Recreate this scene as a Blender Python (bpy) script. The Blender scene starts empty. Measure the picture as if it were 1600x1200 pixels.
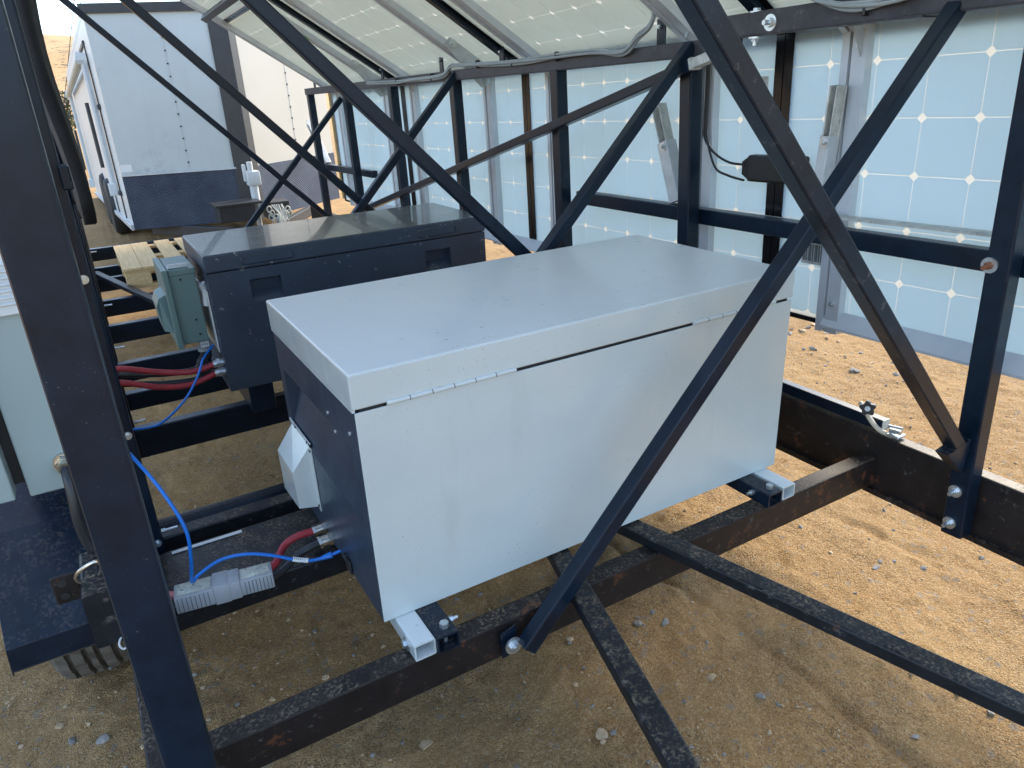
import bpy, bmesh, math, random
import numpy as np
from mathutils import Vector, Matrix, Euler
random.seed(7); RNG = np.random.default_rng(7)
scene = bpy.context.scene
COL = scene.collection
# ------------------------------------------------------------------ camera
cam_d = bpy.data.cameras.new('camera'); cam = bpy.data.objects.new('camera', cam_d); COL.objects.link(cam)
YAW, PITCH, ROLL = .5137, -.3959, -.0498
cy, sy, cp, sp, cr, sr = math.cos(YAW), math.sin(YAW), math.cos(PITCH), math.sin(PITCH), math.cos(ROLL), math.sin(ROLL)
fwd = Vector((sy*cp, cy*cp, sp)); rgt = Vector((cy, -sy, 0)); upv = rgt.cross(fwd)
r2 = cr*rgt + sr*upv; u2 = -sr*rgt + cr*upv
M = Matrix.Identity(4)
for i in range(3):
    M[i][0], M[i][1], M[i][2] = r2[i], u2[i], -fwd[i]
M.translation = (-.3590, -1.2557, 1.0789)
cam.matrix_world = M
cam_d.sensor_width = 36; cam_d.lens = 25.565; cam_d.clip_start = .02; cam_d.clip_end = 3000
scene.camera = cam
# ------------------------------------------------------------------ light
SUN = Vector((1.26, .45, 1.0)).normalized()          # towards the sun
elev = math.asin(SUN.z); azim = math.atan2(SUN.x, SUN.y)
w = bpy.data.worlds.new('World'); scene.world = w; w.use_nodes = True
nt = w.node_tree; nt.nodes.clear()
N = nt.nodes.new; L = nt.links.new
sky = N('ShaderNodeTexSky'); sky.sky_type = 'NISHITA'; sky.sun_disc = False
sky.sun_elevation = elev; sky.sun_rotation = azim; sky.altitude = 600; sky.dust_density = .5; sky.ozone_density = 1.6
tc = N('ShaderNodeTexCoord'); mp = N('ShaderNodeMapping'); mp.inputs['Scale'].default_value = (1, 1, 2.6)
cn = N('ShaderNodeTexNoise'); cn.inputs['Scale'].default_value = 2.3; cn.inputs['Detail'].default_value = 6; cn.inputs['Roughness'].default_value = .6
cr_ = N('ShaderNodeValToRGB'); cr_.color_ramp.elements[0].position = .52; cr_.color_ramp.elements[1].position = .72
mx = N('ShaderNodeMix'); mx.data_type = 'RGBA'; mx.inputs['B'].default_value = (9.5, 9.8, 10.2, 1)
mf = N('ShaderNodeMath'); mf.operation = 'MULTIPLY'; mf.inputs[1].default_value = .62
bg = N('ShaderNodeBackground'); bg.inputs['Strength'].default_value = .15
wo = N('ShaderNodeOutputWorld')
L(tc.outputs['Generated'], mp.inputs['Vector']); L(mp.outputs['Vector'], cn.inputs['Vector']); L(cn.outputs['Fac'], cr_.inputs['Fac'])
L(cr_.outputs['Color'], mf.inputs[0]); L(mf.outputs[0], mx.inputs['Factor']); L(sky.outputs['Color'], mx.inputs['A'])
L(mx.outputs['Result'], bg.inputs['Color']); L(bg.outputs['Background'], wo.inputs['Surface'])
sd = bpy.data.lights.new('sun', 'SUN'); sd.energy = 2.25; sd.angle = math.radians(26); sd.color = (1, .86, .66)
so = bpy.data.objects.new('sun', sd); COL.objects.link(so); so.location = SUN*20
so.rotation_euler = (-SUN).to_track_quat('-Z', 'Y').to_euler()
scene.view_settings.view_transform = 'Standard'; scene.view_settings.look = 'None'
scene.view_settings.exposure = 1.72; scene.view_settings.gamma = 1.0; scene.view_settings.use_curve_mapping = False
scene.render.engine = 'CYCLES'
scene.cycles.max_bounces = 8

# ------------------------------------------------------------------ materials
def new_mat(name):
    m = bpy.data.materials.new(name); m.use_nodes = True
    t = m.node_tree; b = t.nodes['Principled BSDF']
    return m, t, b
def noise(t, scale, detail=4, rough=.55, vec=None, stretch=None):
    n = t.nodes.new('ShaderNodeTexNoise'); n.inputs['Scale'].default_value = scale
    n.inputs['Detail'].default_value = detail; n.inputs['Roughness'].default_value = rough
    if vec is None:
        g = t.nodes.new('ShaderNodeNewGeometry'); vec = g.outputs['Position']
    if stretch:
        mpn = t.nodes.new('ShaderNodeMapping'); mpn.inputs['Scale'].default_value = stretch
        t.links.new(vec, mpn.inputs['Vector']); vec = mpn.outputs['Vector']
    t.links.new(vec, n.inputs['Vector'])
    return n
def ramp(t, sock, p0, p1, c0=(0, 0, 0, 1), c1=(1, 1, 1, 1)):
    r = t.nodes.new('ShaderNodeValToRGB')
    r.color_ramp.elements[0].position = p0; r.color_ramp.elements[1].position = p1
    r.color_ramp.elements[0].color = c0; r.color_ramp.elements[1].color = c1
    t.links.new(sock, r.inputs['Fac']); return r
def mixc(t, fac, a, b):
    m = t.nodes.new('ShaderNodeMix'); m.data_type = 'RGBA'
    for s, v in (('A', a), ('B', b)):
        if hasattr(v, 'links') or hasattr(v, 'is_linked'): t.links.new(v, m.inputs[s])
        else: m.inputs[s].default_value = (*v[:3], 1)
    if hasattr(fac, 'is_linked'): t.links.new(fac, m.inputs['Factor'])
    else: m.inputs['Factor'].default_value = fac
    return m.outputs['Result']
def math_(t, op, a, b=None):
    m = t.nodes.new('ShaderNodeMath'); m.operation = op
    for i, v in enumerate((a, b)):
        if v is None: continue
        if hasattr(v, 'is_linked'): t.links.new(v, m.inputs[i])
        else: m.inputs[i].default_value = v
    return m.outputs[0]
def bump(t, b, sock, strength, dist):
    n = t.nodes.new('ShaderNodeBump'); n.inputs['Strength'].default_value = strength; n.inputs['Distance'].default_value = dist
    t.links.new(sock, n.inputs['Height']); t.links.new(n.outputs['Normal'], b.inputs['Normal']); return n
def simple(name, col, rough=.5, metal=0, var=.18, vscale=9, bmp=0, bscale=300, speck=None, rvar=.12):
    """paint or plastic with soft tone variation, optional specks (colour, scale, threshold) and fine relief"""
    m, t, b = new_mat(name)
    n = noise(t, vscale, 5)
    c = mixc(t, ramp(t, n.outputs['Fac'], .3, .7).outputs['Color'], tuple(x*(1-var) for x in col), tuple(min(1, x*(1+var)) for x in col))
    if speck:
        for sc, s_scale, th in (speck if isinstance(speck, list) else [speck]):
            n2 = noise(t, s_scale, 3, .6)
            c = mixc(t, ramp(t, n2.outputs['Fac'], th, th+.035).outputs['Color'], c, sc)
    t.links.new(c, b.inputs['Base Color']); b.inputs['Metallic'].default_value = metal
    n3 = noise(t, vscale*3, 4)
    rr = t.nodes.new('ShaderNodeMapRange'); rr.inputs['To Min'].default_value = max(.03, rough-rvar); rr.inputs['To Max'].default_value = min(1, rough+rvar)
    t.links.new(n3.outputs['Fac'], rr.inputs['Value']); t.links.new(rr.outputs['Result'], b.inputs['Roughness'])
    if bmp: bump(t, b, noise(t, bscale, 3).outputs['Fac'], bmp, .001)
    return m
def steel(name, base=(.0035, .0095, .019), rough=.24, dust=.5, scuff=.70, rust=.74, upmin=.7):
    """black painted steel: dust and grit lying on upward faces, scuffs, a little rust"""
    m, t, b = new_mat(name)
    g = t.nodes.new('ShaderNodeNewGeometry'); sx = t.nodes.new('ShaderNodeSeparateXYZ'); t.links.new(g.outputs['Normal'], sx.inputs[0])
    up = ramp(t, sx.outputs['Z'], upmin, upmin+.25).outputs['Color']
    n1 = noise(t, 14, 6, .7); n2 = noise(t, 130, 4, .7); n3 = noise(t, 33, 6, .75); n4 = noise(t, 260, 2, .6); n5 = noise(t, 19, 4, .6)
    c = mixc(t, ramp(t, n1.outputs['Fac'], .35, .7).outputs['Color'], base, tuple(x*1.9 for x in base))
    c = mixc(t, math_(t, 'MULTIPLY', ramp(t, n3.outputs['Fac'], scuff, scuff+.09).outputs['Color'], .45), c, (.19, .175, .16))
    c = mixc(t, math_(t, 'MULTIPLY', ramp(t, n4.outputs['Fac'], .70, .76).outputs['Color'], math_(t, 'MULTIPLY', ramp(t, n1.outputs['Fac'], .45, .65).outputs['Color'], .5)), c, (.30, .26, .20))
    c = mixc(t, ramp(t, n1.outputs['Fac'], rust, rust+.06).outputs['Color'], c, (.11, .045, .022))
    film = math_(t, 'MULTIPLY', math_(t, 'MULTIPLY', ramp(t, n2.outputs['Fac'], .48, .68).outputs['Color'], ramp(t, n5.outputs['Fac'], .35, .65).outputs['Color']), up)
    c = mixc(t, math_(t, 'MULTIPLY', film, dust), c, (.30, .23, .15))
    t.links.new(c, b.inputs['Base Color'])
    rr = math_(t, 'ADD', rough, math_(t, 'MULTIPLY', film, .4)); rr = math_(t, 'ADD', rr, math_(t, 'MULTIPLY', n1.outputs['Fac'], .12))
    t.links.new(rr, b.inputs['Roughness']); b.inputs['Specular IOR Level'].default_value = .30
    bump(t, b, n2.outputs['Fac'], .12, .001)
    return m
MT = {}
MT['steel'] = steel('black_painted_steel', scuff=.72)
MT['steel_dusty'] = steel('dusty_black_steel', base=(.008, .010, .013), rough=.34, dust=1.0, scuff=.58, rust=.66)
MT['steel_rail'] = steel('weathered_rail_steel', base=(.012, .010, .010), rough=.42, dust=1.0, scuff=.60, rust=.60)
MT['steel_scuffed'] = steel('scuffed_black_steel', base=(.005, .0095, .017), rough=.27, dust=.5, scuff=.585, rust=.70)
MT['fender'] = steel('glossy_fender_paint', base=(.007, .012, .021), rough=.13, dust=.22, scuff=.66, rust=.68, upmin=.45)
MT['beam'] = steel('beam_steel', base=(.040, .038, .042), rough=.42, dust=.6, scuff=.58, rust=.66)
m, t, b = new_mat('white_box_paint'); MT['white_paint'] = m
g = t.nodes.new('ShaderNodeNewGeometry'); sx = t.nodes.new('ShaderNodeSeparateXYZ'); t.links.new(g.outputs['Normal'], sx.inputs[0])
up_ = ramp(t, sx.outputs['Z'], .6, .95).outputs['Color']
na = noise(t, 2.2, 5, .6); nb_ = noise(t, 9, 6, .7, None, (1, 1, .16)); ncl = noise(t, 4.5, 4, .6); nsp = noise(t, 210, 2, .5); ndu = noise(t, 22, 6, .75); nst = noise(t, 55, 3, .6, None, (.35, 1, 1))
c = mixc(t, ramp(t, na.outputs['Fac'], .32, .68).outputs['Color'], (.525, .585, .575), (.575, .635, .625))
c = mixc(t, math_(t, 'MULTIPLY', ramp(t, nb_.outputs['Fac'], .58, .74).outputs['Color'], .22), c, (.40, .41, .38))
dust_lift = math_(t, 'MULTIPLY', math_(t, 'MULTIPLY', math_(t, 'ADD', .62, math_(t, 'MULTIPLY', ndu.outputs['Fac'], .42)), up_), .95)
c = mixc(t, dust_lift, c, (.75, .785, .775))  # top faces: dust tint with the lid's brighter light put into it
clu = math_(t, 'MULTIPLY', ramp(t, ncl.outputs['Fac'], .45, .66).outputs['Color'], .75)
c = mixc(t, math_(t, 'MULTIPLY', ramp(t, nsp.outputs['Fac'], .70, .73).outputs['Color'], clu), c, (.11, .105, .10))
c = mixc(t, math_(t, 'MULTIPLY', math_(t, 'MULTIPLY', ramp(t, nst.outputs['Fac'], .66, .69).outputs['Color'], clu), up_), c, (.10, .09, .085))
t.links.new(c, b.inputs['Base Color'])
t.links.new(math_(t, 'ADD', .22, math_(t, 'MULTIPLY', dust_lift, .3)), b.inputs['Roughness']); b.inputs['Coat Weight'].default_value = .35; b.inputs['Coat Roughness'].default_value = .16
wavy = noise(t, 5, 2); peel = noise(t, 190, 3); dent = noise(t, 26, 2)
hb = math_(t, 'ADD', math_(t, 'MULTIPLY', wavy.outputs['Fac'], 3.0), math_(t, 'ADD', math_(t, 'MULTIPLY', peel.outputs['Fac'], .10), math_(t, 'MULTIPLY', ramp(t, dent.outputs['Fac'], .72, .80).outputs['Color'], .35)))
bump(t, b, hb, .5, .004)
MT['box_dark'] = simple('dark_steel_paint', (.030, .046, .072), .38, var=.2, vscale=8, speck=((.6, .65, .7), 60, .76))
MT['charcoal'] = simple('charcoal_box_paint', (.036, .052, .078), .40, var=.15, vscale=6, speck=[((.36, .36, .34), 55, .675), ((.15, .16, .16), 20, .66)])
MT['charcoal_lid'] = simple('charcoal_lid_sheen', (.075, .088, .092), .24, var=.2, vscale=5, speck=[((.42, .42, .40), 55, .66), ((.20, .21, .21), 20, .62)], rvar=.06)  # charcoal paled by dust and by sky sheen put into the base colour
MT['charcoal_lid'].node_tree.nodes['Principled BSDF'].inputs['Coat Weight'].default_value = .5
MT['galv'] = simple('galvanised_steel', (.52, .55, .56), .45, .35, var=.12, vscale=22, bmp=.05)
MT['alu'] = simple('aluminium', (.56, .60, .63), .42, .25, var=.06, vscale=10)
MT['galv_worn'] = simple('stained_galvanised_steel', (.50, .51, .47), .6, .2, var=.22, vscale=30, speck=((.16, .16, .15), 160, .63))
MT['zinc'] = simple('zinc_bolt', (.62, .66, .67), .32, .85, var=.15, vscale=60)
MT['rusty'] = simple('rusty_bolt', (.30, .13, .07), .6, .5, var=.3, vscale=80)
MT['frame_black'] = simple('black_panel_frame', (.012, .012, .014), .22, .3, var=.1)
MT['sage'] = simple('grey_green_paint', (.115, .19, .18), .38, var=.06, vscale=5, speck=((.05, .06, .06), 50, .78))
MT['grey_enc'] = simple('grey_enclosure_paint', (.30, .38, .375), .42, var=.05, vscale=4)
MT['grey_light'] = simple('light_grey_panel', (.62, .66, .67), .45, var=.05, vscale=4)
MT['rubber'] = simple('black_rubber', (.018, .018, .019), .62, var=.25, vscale=20)
MT['tyre'] = simple('dusty_tyre_rubber', (.13, .118, .10), .85, var=.25, vscale=26, bmp=.2, bscale=120)
MT['cable_black'] = simple('black_cable_sheath', (.02, .023, .027), .38, var=.15)
MT['cable_red'] = simple('red_cable_sheath', (.36, .035, .045), .45, var=.15, vscale=25)
MT['cable_pink'] = simple('faded_red_sheath', (.60, .18, .19), .5, var=.1)
MT['cable_blue'] = simple('blue_cable_sheath', (.005, .16, .60), .38, var=.08)
MT['cable_grey'] = simple('grey_cable_sheath', (.30, .33, .33), .5, var=.1)
MT['plug'] = simple('grey_plug_plastic', (.36, .385, .40), .48, var=.08, vscale=16, speck=((.50, .47, .38), 70, .70))
MT['plug_top'] = simple('worn_plug_label', (.52, .53, .45), .6, var=.25, vscale=60, speck=((.22, .27, .22), 90, .60))
MT['label'] = simple('white_label', (.74, .76, .76), .5, var=.05)
MT['print'] = simple('dark_print', (.12, .13, .14), .6)
MT['brass'] = simple('nickel_gland', (.62, .58, .50), .25, .95, var=.1, vscale=50)
MT['knob'] = simple('black_knob_plastic', (.009, .010, .011), .42)
MT['cream'] = simple('cream_strap', (.62, .56, .42), .5, var=.12, vscale=30)
MT['tarp'] = simple('black_tarp', (.010, .010, .011), .75, var=.3, vscale=14, bmp=.3, bscale=60)
MT['tr_white'] = simple('trailer_white_skin', (.62, .66, .66), .35, var=.05, vscale=2.5, speck=((.42, .44, .45), 9, .70))
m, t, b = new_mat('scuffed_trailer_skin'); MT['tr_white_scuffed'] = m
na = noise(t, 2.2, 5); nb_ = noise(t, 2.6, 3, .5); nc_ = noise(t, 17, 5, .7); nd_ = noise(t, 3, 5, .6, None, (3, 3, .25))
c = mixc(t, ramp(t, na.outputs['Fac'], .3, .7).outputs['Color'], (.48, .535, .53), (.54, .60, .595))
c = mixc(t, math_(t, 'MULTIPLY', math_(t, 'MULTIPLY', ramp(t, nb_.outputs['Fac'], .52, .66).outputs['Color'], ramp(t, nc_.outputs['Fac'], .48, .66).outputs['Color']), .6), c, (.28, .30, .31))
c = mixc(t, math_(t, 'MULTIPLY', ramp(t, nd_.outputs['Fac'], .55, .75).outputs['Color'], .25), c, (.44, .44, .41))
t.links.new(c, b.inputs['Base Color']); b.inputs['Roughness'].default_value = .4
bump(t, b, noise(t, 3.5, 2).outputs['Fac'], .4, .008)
MT['tr_sunlit'] = simple('trailer_sunlit_skin', (.56, .53, .45), .40, var=.03, vscale=2)  # trailer skin with warm sunlight put into the colour of one nose half
MT['tr_black'] = simple('trailer_black_trim', (.03, .032, .036), .45, var=.2)
MT['sun_edge'] = simple('sunlit_edge', (.45, .33, .12), .6, var=.2)  # sunlight on the panel row's far edge, put into a yellow colour
MT['leaf_green'] = simple('green_tab', (.12, .42, .05), .5)
MT['stone_a'] = simple('grey_stone', (.25, .235, .21), .85, var=.3, vscale=70, bmp=.4, bscale=140)
MT['stone_b'] = simple('blue_grey_stone', (.21, .20, .18), .85, var=.3, vscale=70, bmp=.4, bscale=140)
MT['stone_c'] = simple('tan_stone', (.42, .31, .19), .9, var=.3, vscale=70, bmp=.4, bscale=140)
MT['foliage'] = simple('shrub_leaf', (.06, .075, .03), .7, var=.4, vscale=3)
MT['twig'] = simple('shrub_twig', (.12, .09, .06), .8)
# wood
m, t, b = new_mat('pale_pine_board'); MT['pine'] = m
g = t.nodes.new('ShaderNodeTexCoord')
wv = noise(t, 5, 6, .6, g.outputs['Object'], (14, 1.2, 14)); wk = noise(t, 3.2, 2, .5, g.outputs['Object'], (2, 1, 2))
c = mixc(t, ramp(t, wv.outputs['Fac'], .3, .7).outputs['Color'], (.56, .38, .17), (.72, .54, .29))
c = mixc(t, ramp(t, wk.outputs['Fac'], .68, .74).outputs['Color'], c, (.30, .17, .08))
t.links.new(c, b.inputs['Base Color']); b.inputs['Roughness'].default_value = .7
bump(t, b, wv.outputs['Fac'], .2, .002)
# diamond plate
m, t, b = new_mat('diamond_plate'); MT['diamond'] = m
tcn = t.nodes.new('ShaderNodeTexCoord')
def dia(rot):
    mpn = t.nodes.new('ShaderNodeMapping'); mpn.inputs['Rotation'].default_value = (0, rot, 0); t.links.new(tcn.outputs['Object'], mpn.inputs['Vector'])
    br = t.nodes.new('ShaderNodeTexWave'); br.inputs['Scale'].default_value = 17; br.bands_direction = 'X'; t.links.new(mpn.outputs['Vector'], br.inputs['Vector'])
    return br.outputs['Fac']
hgt = math_(t, 'MULTIPLY', dia(math.radians(45)), dia(math.radians(-45)))
nz = noise(t, 5, 4)
c = mixc(t, ramp(t, nz.outputs['Fac'], .3, .75).outputs['Color'], (.022, .034, .06), (.06, .08, .12))
c = mixc(t, ramp(t, hgt, .35, .8).outputs['Color'], c, (.085, .105, .14))
t.links.new(c, b.inputs['Base Color']); b.inputs['Metallic'].default_value = .35; b.inputs['Roughness'].default_value = .42
bump(t, b, hgt, .8, .006)
# solar backsheet: translucent white sheet behind glass, cells are opaque pale tiles on it
def backsheet(name, col, trans, tint=(.80, .88, .93)):
    m, t, b = new_mat(name)
    n = noise(t, 3, 4); n2 = noise(t, 26, 5, .6, None, (1, 8, .5))
    c = mixc(t, ramp(t, n.outputs['Fac'], .3, .7).outputs['Color'], tuple(x*.94 for x in col), col)
    c = mixc(t, math_(t, 'MULTIPLY', ramp(t, n2.outputs['Fac'], .5, .8).outputs['Color'], .10), c, (.55, .56, .52))
    t.links.new(c, b.inputs['Base Color']); b.inputs['Roughness'].default_value = .28
    if trans:
        tr = t.nodes.new('ShaderNodeBsdfTranslucent'); tr.inputs['Color'].default_value = (*tint, 1)
        ms = t.nodes.new('ShaderNodeMixShader'); ms.inputs['Fac'].default_value = trans
        out = t.nodes['Material Output']
        t.links.new(b.outputs[0], ms.inputs[1]); t.links.new(tr.outputs[0], ms.inputs[2]); t.links.new(ms.outputs[0], out.inputs['Surface'])
    return m
MT['sheet'] = backsheet('translucent_backsheet', (.72, .72, .69), .50, (.86, .85, .80))
MT['cell_roof'] = backsheet('bounce_tinted_cell_back', (.80, .82, .79), .72, (.82, .88, .88))  # roof copy of the cell back, warm ground bounce put into its tint
MT['cell'] = backsheet('pale_cell_back', (.80, .87, .91), .82, (.755, .895, 1.0))
# ground
m, t, b = new_mat('sandy_ground'); MT['ground'] = m
n1 = noise(t, .9, 6, .6); n2 = noise(t, 7, 6, .65); n3 = noise(t, 95, 5, .7); n4 = noise(t, 420, 3, .65); n5 = noise(t, 230, 2, .5); n6 = noise(t, 3.2, 5, .6)
c = mixc(t, ramp(t, n1.outputs['Fac'], .35, .68).outputs['Color'], (.49, .26, .088), (.61, .375, .155))
c = mixc(t, math_(t, 'MULTIPLY', ramp(t, n2.outputs['Fac'], .42, .70).outputs['Color'], .55), c, (.42, .21, .070))
c = mixc(t, math_(t, 'MULTIPLY', ramp(t, n6.outputs['Fac'], .55, .72).outputs['Color'], .45), c, (.60, .41, .20))
c = mixc(t, math_(t, 'MULTIPLY', ramp(t, n3.outputs['Fac'], .30, .75).outputs['Color'], .55), c, (.63, .43, .215))
c = mixc(t, math_(t, 'MULTIPLY', ramp(t, n4.outputs['Fac'], .58, .68).outputs['Color'], .8), c, (.74, .56, .33))
c = mixc(t, math_(t, 'MULTIPLY', ramp(t, n5.outputs['Fac'], .62, .70).outputs['Color'], .85), c, (.085, .055, .035))
t.links.new(c, b.inputs['Base Color']); b.inputs['Roughness'].default_value = .95; b.inputs['Specular IOR Level'].default_value = .2
def vor(sc):
    v_ = t.nodes.new('ShaderNodeTexVoronoi'); v_.inputs['Scale'].default_value = sc
    g_ = t.nodes.new('ShaderNodeNewGeometry'); nn = noise(t, sc*.4, 2)
    ad = t.nodes.new('ShaderNodeVectorMath'); ad.operation = 'MULTIPLY_ADD'; ad.inputs[1].default_value = (.9/sc,)*3
    t.links.new(nn.outputs['Color'], ad.inputs[0]); t.links.new(g_.outputs['Position'], ad.inputs[2]); t.links.new(ad.outputs[0], v_.inputs['Vector'])
    s_ = t.nodes.new('ShaderNodeSeparateColor'); t.links.new(v_.outputs['Color'], s_.inputs[0]); return v_.outputs['Distance'], s_.outputs[0], s_.outputs[1]
d1, r1_, q1_ = vor(190); d2, r2_, q2_ = vor(380); d3, r3_, q3_ = vor(62)
pat = ramp(t, noise(t, 2.6, 5, .65).outputs['Fac'], .36, .66).outputs['Color']; pat = math_(t, 'ADD', math_(t, 'MULTIPLY', pat, .85), .15)
c = mixc(t, math_(t, 'MULTIPLY', math_(t, 'MULTIPLY', ramp(t, r1_, .66, .84).outputs['Color'], pat), .55), c, (.13, .082, .045))
c = mixc(t, math_(t, 'MULTIPLY', ramp(t, q1_, .78, .94).outputs['Color'], .5), c, (.76, .56, .31))
c = mixc(t, math_(t, 'MULTIPLY', math_(t, 'MULTIPLY', ramp(t, r2_, .68, .86).outputs['Color'], pat), .5), c, (.12, .075, .04))
c = mixc(t, math_(t, 'MULTIPLY', ramp(t, q2_, .80, .94).outputs['Color'], .5), c, (.80, .62, .38))
c = mixc(t, math_(t, 'MULTIPLY', ramp(t, r3_, .955, .975).outputs['Color'], .55), c, (.36, .32, .27))
t.links.new(c, b.inputs['Base Color'])
n7 = noise(t, 34, 6, .72); n8 = noise(t, 175, 4, .75)
lift = math_(t, 'MULTIPLY', math_(t, 'MULTIPLY', math_(t, 'SUBTRACT', .7, d1), pat), .7); lift2 = math_(t, 'MULTIPLY', math_(t, 'SUBTRACT', .7, d2), .35)
hh = math_(t, 'ADD', math_(t, 'MULTIPLY', n7.outputs['Fac'], 1.7), math_(t, 'ADD', math_(t, 'MULTIPLY', n8.outputs['Fac'], .5), math_(t, 'ADD', lift, lift2)))
bump(t, b, hh, 1.0, .017)
# hill
m, t, b = new_mat('dry_hillside'); MT['hill'] = m
n1 = noise(t, .02, 5); n2 = noise(t, .16, 4, .6); n3 = noise(t, .45, 3, .6)
c = mixc(t, ramp(t, n1.outputs['Fac'], .35, .65).outputs['Color'], (.42, .24, .10), (.52, .34, .16))
c = mixc(t, math_(t, 'MULTIPLY', ramp(t, n2.outputs['Fac'], .5, .62).outputs['Color'], .6), c, (.17, .13, .07))
c = mixc(t, ramp(t, n3.outputs['Fac'], .60, .66).outputs['Color'], c, (.05, .06, .03))
t.links.new(c, b.inputs['Base Color']); b.inputs['Roughness'].default_value = .95

# ------------------------------------------------------------------ mesh building
class MB:
    def __init__(s): s.v = []; s.f = []
    def add(s, vs, fs):
        o = len(s.v); s.v += [tuple(p) for p in vs]; s.f += [tuple(i+o for i in q) for q in fs]; return s
    def box(s, lo, hi, bev=0, seg=2):
        if bev:
            bm = bmesh.new()
            r = bmesh.ops.create_cube(bm, size=1)
            for q in bm.verts:
                q.co = Vector([lo[i] + (q.co[i]+.5)*(hi[i]-lo[i]) for i in range(3)])
            bmesh.ops.bevel(bm, geom=bm.edges[:], offset=bev, segments=seg, affect='EDGES', profile=.5)
            bm.verts.index_update(); s.add([q.co[:] for q in bm.verts], [[q.index for q in f.verts] for f in bm.faces]); bm.free(); return s
        x0, y0, z0 = lo; x1, y1, z1 = hi
        return s.add([(x0,y0,z0),(x1,y0,z0),(x1,y1,z0),(x0,y1,z0),(x0,y0,z1),(x1,y0,z1),(x1,y1,z1),(x0,y1,z1)],
                     [(0,3,2,1),(4,5,6,7),(0,1,5,4),(1,2,6,5),(2,3,7,6),(3,0,4,7)])
    def bar(s, p0, p1, w=.038, h=.038, up=(0, 1, 0), r=.005, open0=False, open1=False, wall=.004):
        """square tube; w is the size across, h the size along 'up'"""
        p0, p1 = Vector(p0), Vector(p1); d = (p1-p0).normalized(); u = Vector(up); u = (u - d*u.dot(d)).normalized(); a = d.cross(u)
        def ring(c, ww, hh, rr):
            pts = []
            for sx, sy, a0 in ((1, 1, 0), (-1, 1, 90), (-1, -1, 180), (1, -1, 270)):
                for k in range(3):
                    an = math.radians(a0+45*k)
                    pts.append(c + a*(sx*(ww/2-rr)+rr*math.cos(an)) + u*(sy*(hh/2-rr)+rr*math.sin(an)))
            return pts
        n = 12; R = ring(p0, w, h, r) + ring(p1, w, h, r); F = [(i, (i+1) % n, n+(i+1) % n, n+i) for i in range(n)]
        for base, c, sg, op in ((0, p0, 1, open0), (n, p1, -1, open1)):
            if not op: F.append(tuple(range(base, base+n))[::(-1 if sg > 0 else 1)]); continue
            i0 = len(R); ri = max(.001, r-wall*.6)
            R += ring(c, w-2*wall, h-2*wall, ri) + ring(c+d*sg*.09, w-2*wall, h-2*wall, ri)
            F += [(base+i, base+(i+1) % n, i0+(i+1) % n, i0+i) for i in range(n)]
            F += [(i0+i, i0+(i+1) % n, i0+n+(i+1) % n, i0+n+i) for i in range(n)]
            F.append(tuple(range(i0+n, i0+2*n)))
        return s.add(R, F)
    def cyl(s, p0, p1, r, n=16, r1=None):
        p0, p1 = Vector(p0), Vector(p1); d = (p1-p0).normalized(); a = d.orthogonal().normalized(); b_ = d.cross(a); r1 = r if r1 is None else r1
        R = [p0 + (a*math.cos(k*2*math.pi/n)+b_*math.sin(k*2*math.pi/n))*r for k in range(n)] + [p1 + (a*math.cos(k*2*math.pi/n)+b_*math.sin(k*2*math.pi/n))*r1 for k in range(n)]
        return s.add(R, [(i, (i+1) % n, n+(i+1) % n, n+i) for i in range(n)] + [tuple(range(n))[::-1], tuple(range(n, 2*n))])
    def sweep(s, pts, r, n=8, sub=6):
        P = [Vector(p) for p in pts]
        if sub > 1 and len(P) > 2:
            Q = []
            for i in range(len(P)-1):
                a, b_, c_, d_ = P[max(i-1, 0)], P[i], P[i+1], P[min(i+2, len(P)-1)]
                for k in range(sub):
                    q = k/sub
                    Q.append(.5*((2*b_)+(c_-a)*q+(2*a-5*b_+4*c_-d_)*q*q+(3*b_-a-3*c_+d_)*q**3))
            P = Q+[P[-1]]
        R = []; F = []; nrm = None
        for i, p in enumerate(P):
            d = (P[min(i+1, len(P)-1)]-P[max(i-1, 0)]).normalized()
            nrm = d.orthogonal().normalized() if nrm is None else (nrm-d*nrm.dot(d)).normalized()
            b_ = d.cross(nrm); rr = r[min(i, len(r)-1)] if isinstance(r, (list, tuple)) else r
            R += [p+(nrm*math.cos(2*math.pi*k/n)+b_*math.sin(2*math.pi*k/n))*rr for k in range(n)]
            if i: F += [((i-1)*n+k, (i-1)*n+(k+1) % n, i*n+(k+1) % n, i*n+k) for k in range(n)]
        F += [tuple(range(n))[::-1], tuple(range((len(P)-1)*n, len(P)*n))]
        return s.add(R, F)
    def prism(s, poly, off):
        """polygon (list of 3-D points) pushed out by the vector off"""
        n = len(poly); off = Vector(off)
        return s.add([Vector(p) for p in poly]+[Vector(p)+off for p in poly],
                     [tuple(range(n))[::-1], tuple(range(n, 2*n))]+[(i, (i+1) % n, n+(i+1) % n, n+i) for i in range(n)])
    def quad(s, a, b_, c_, d_): return s.add([a, b_, c_, d_], [(0, 1, 2, 3)])
FR = {}
def tag(o, label=None, cat=None, group=None, kind=None):
    for k, v in (('label', label), ('category', cat), ('group', group), ('kind', kind)):
        if v: o[k] = v
    return o
def link(name, me, loc, parent=None):
    o = bpy.data.objects.new(name, me); COL.objects.link(o)
    if parent is not None: o.parent = parent; o.location = Vector(loc)-FR[parent.name]
    else: o.location = loc
    FR[o.name] = Vector(loc); return o
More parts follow.
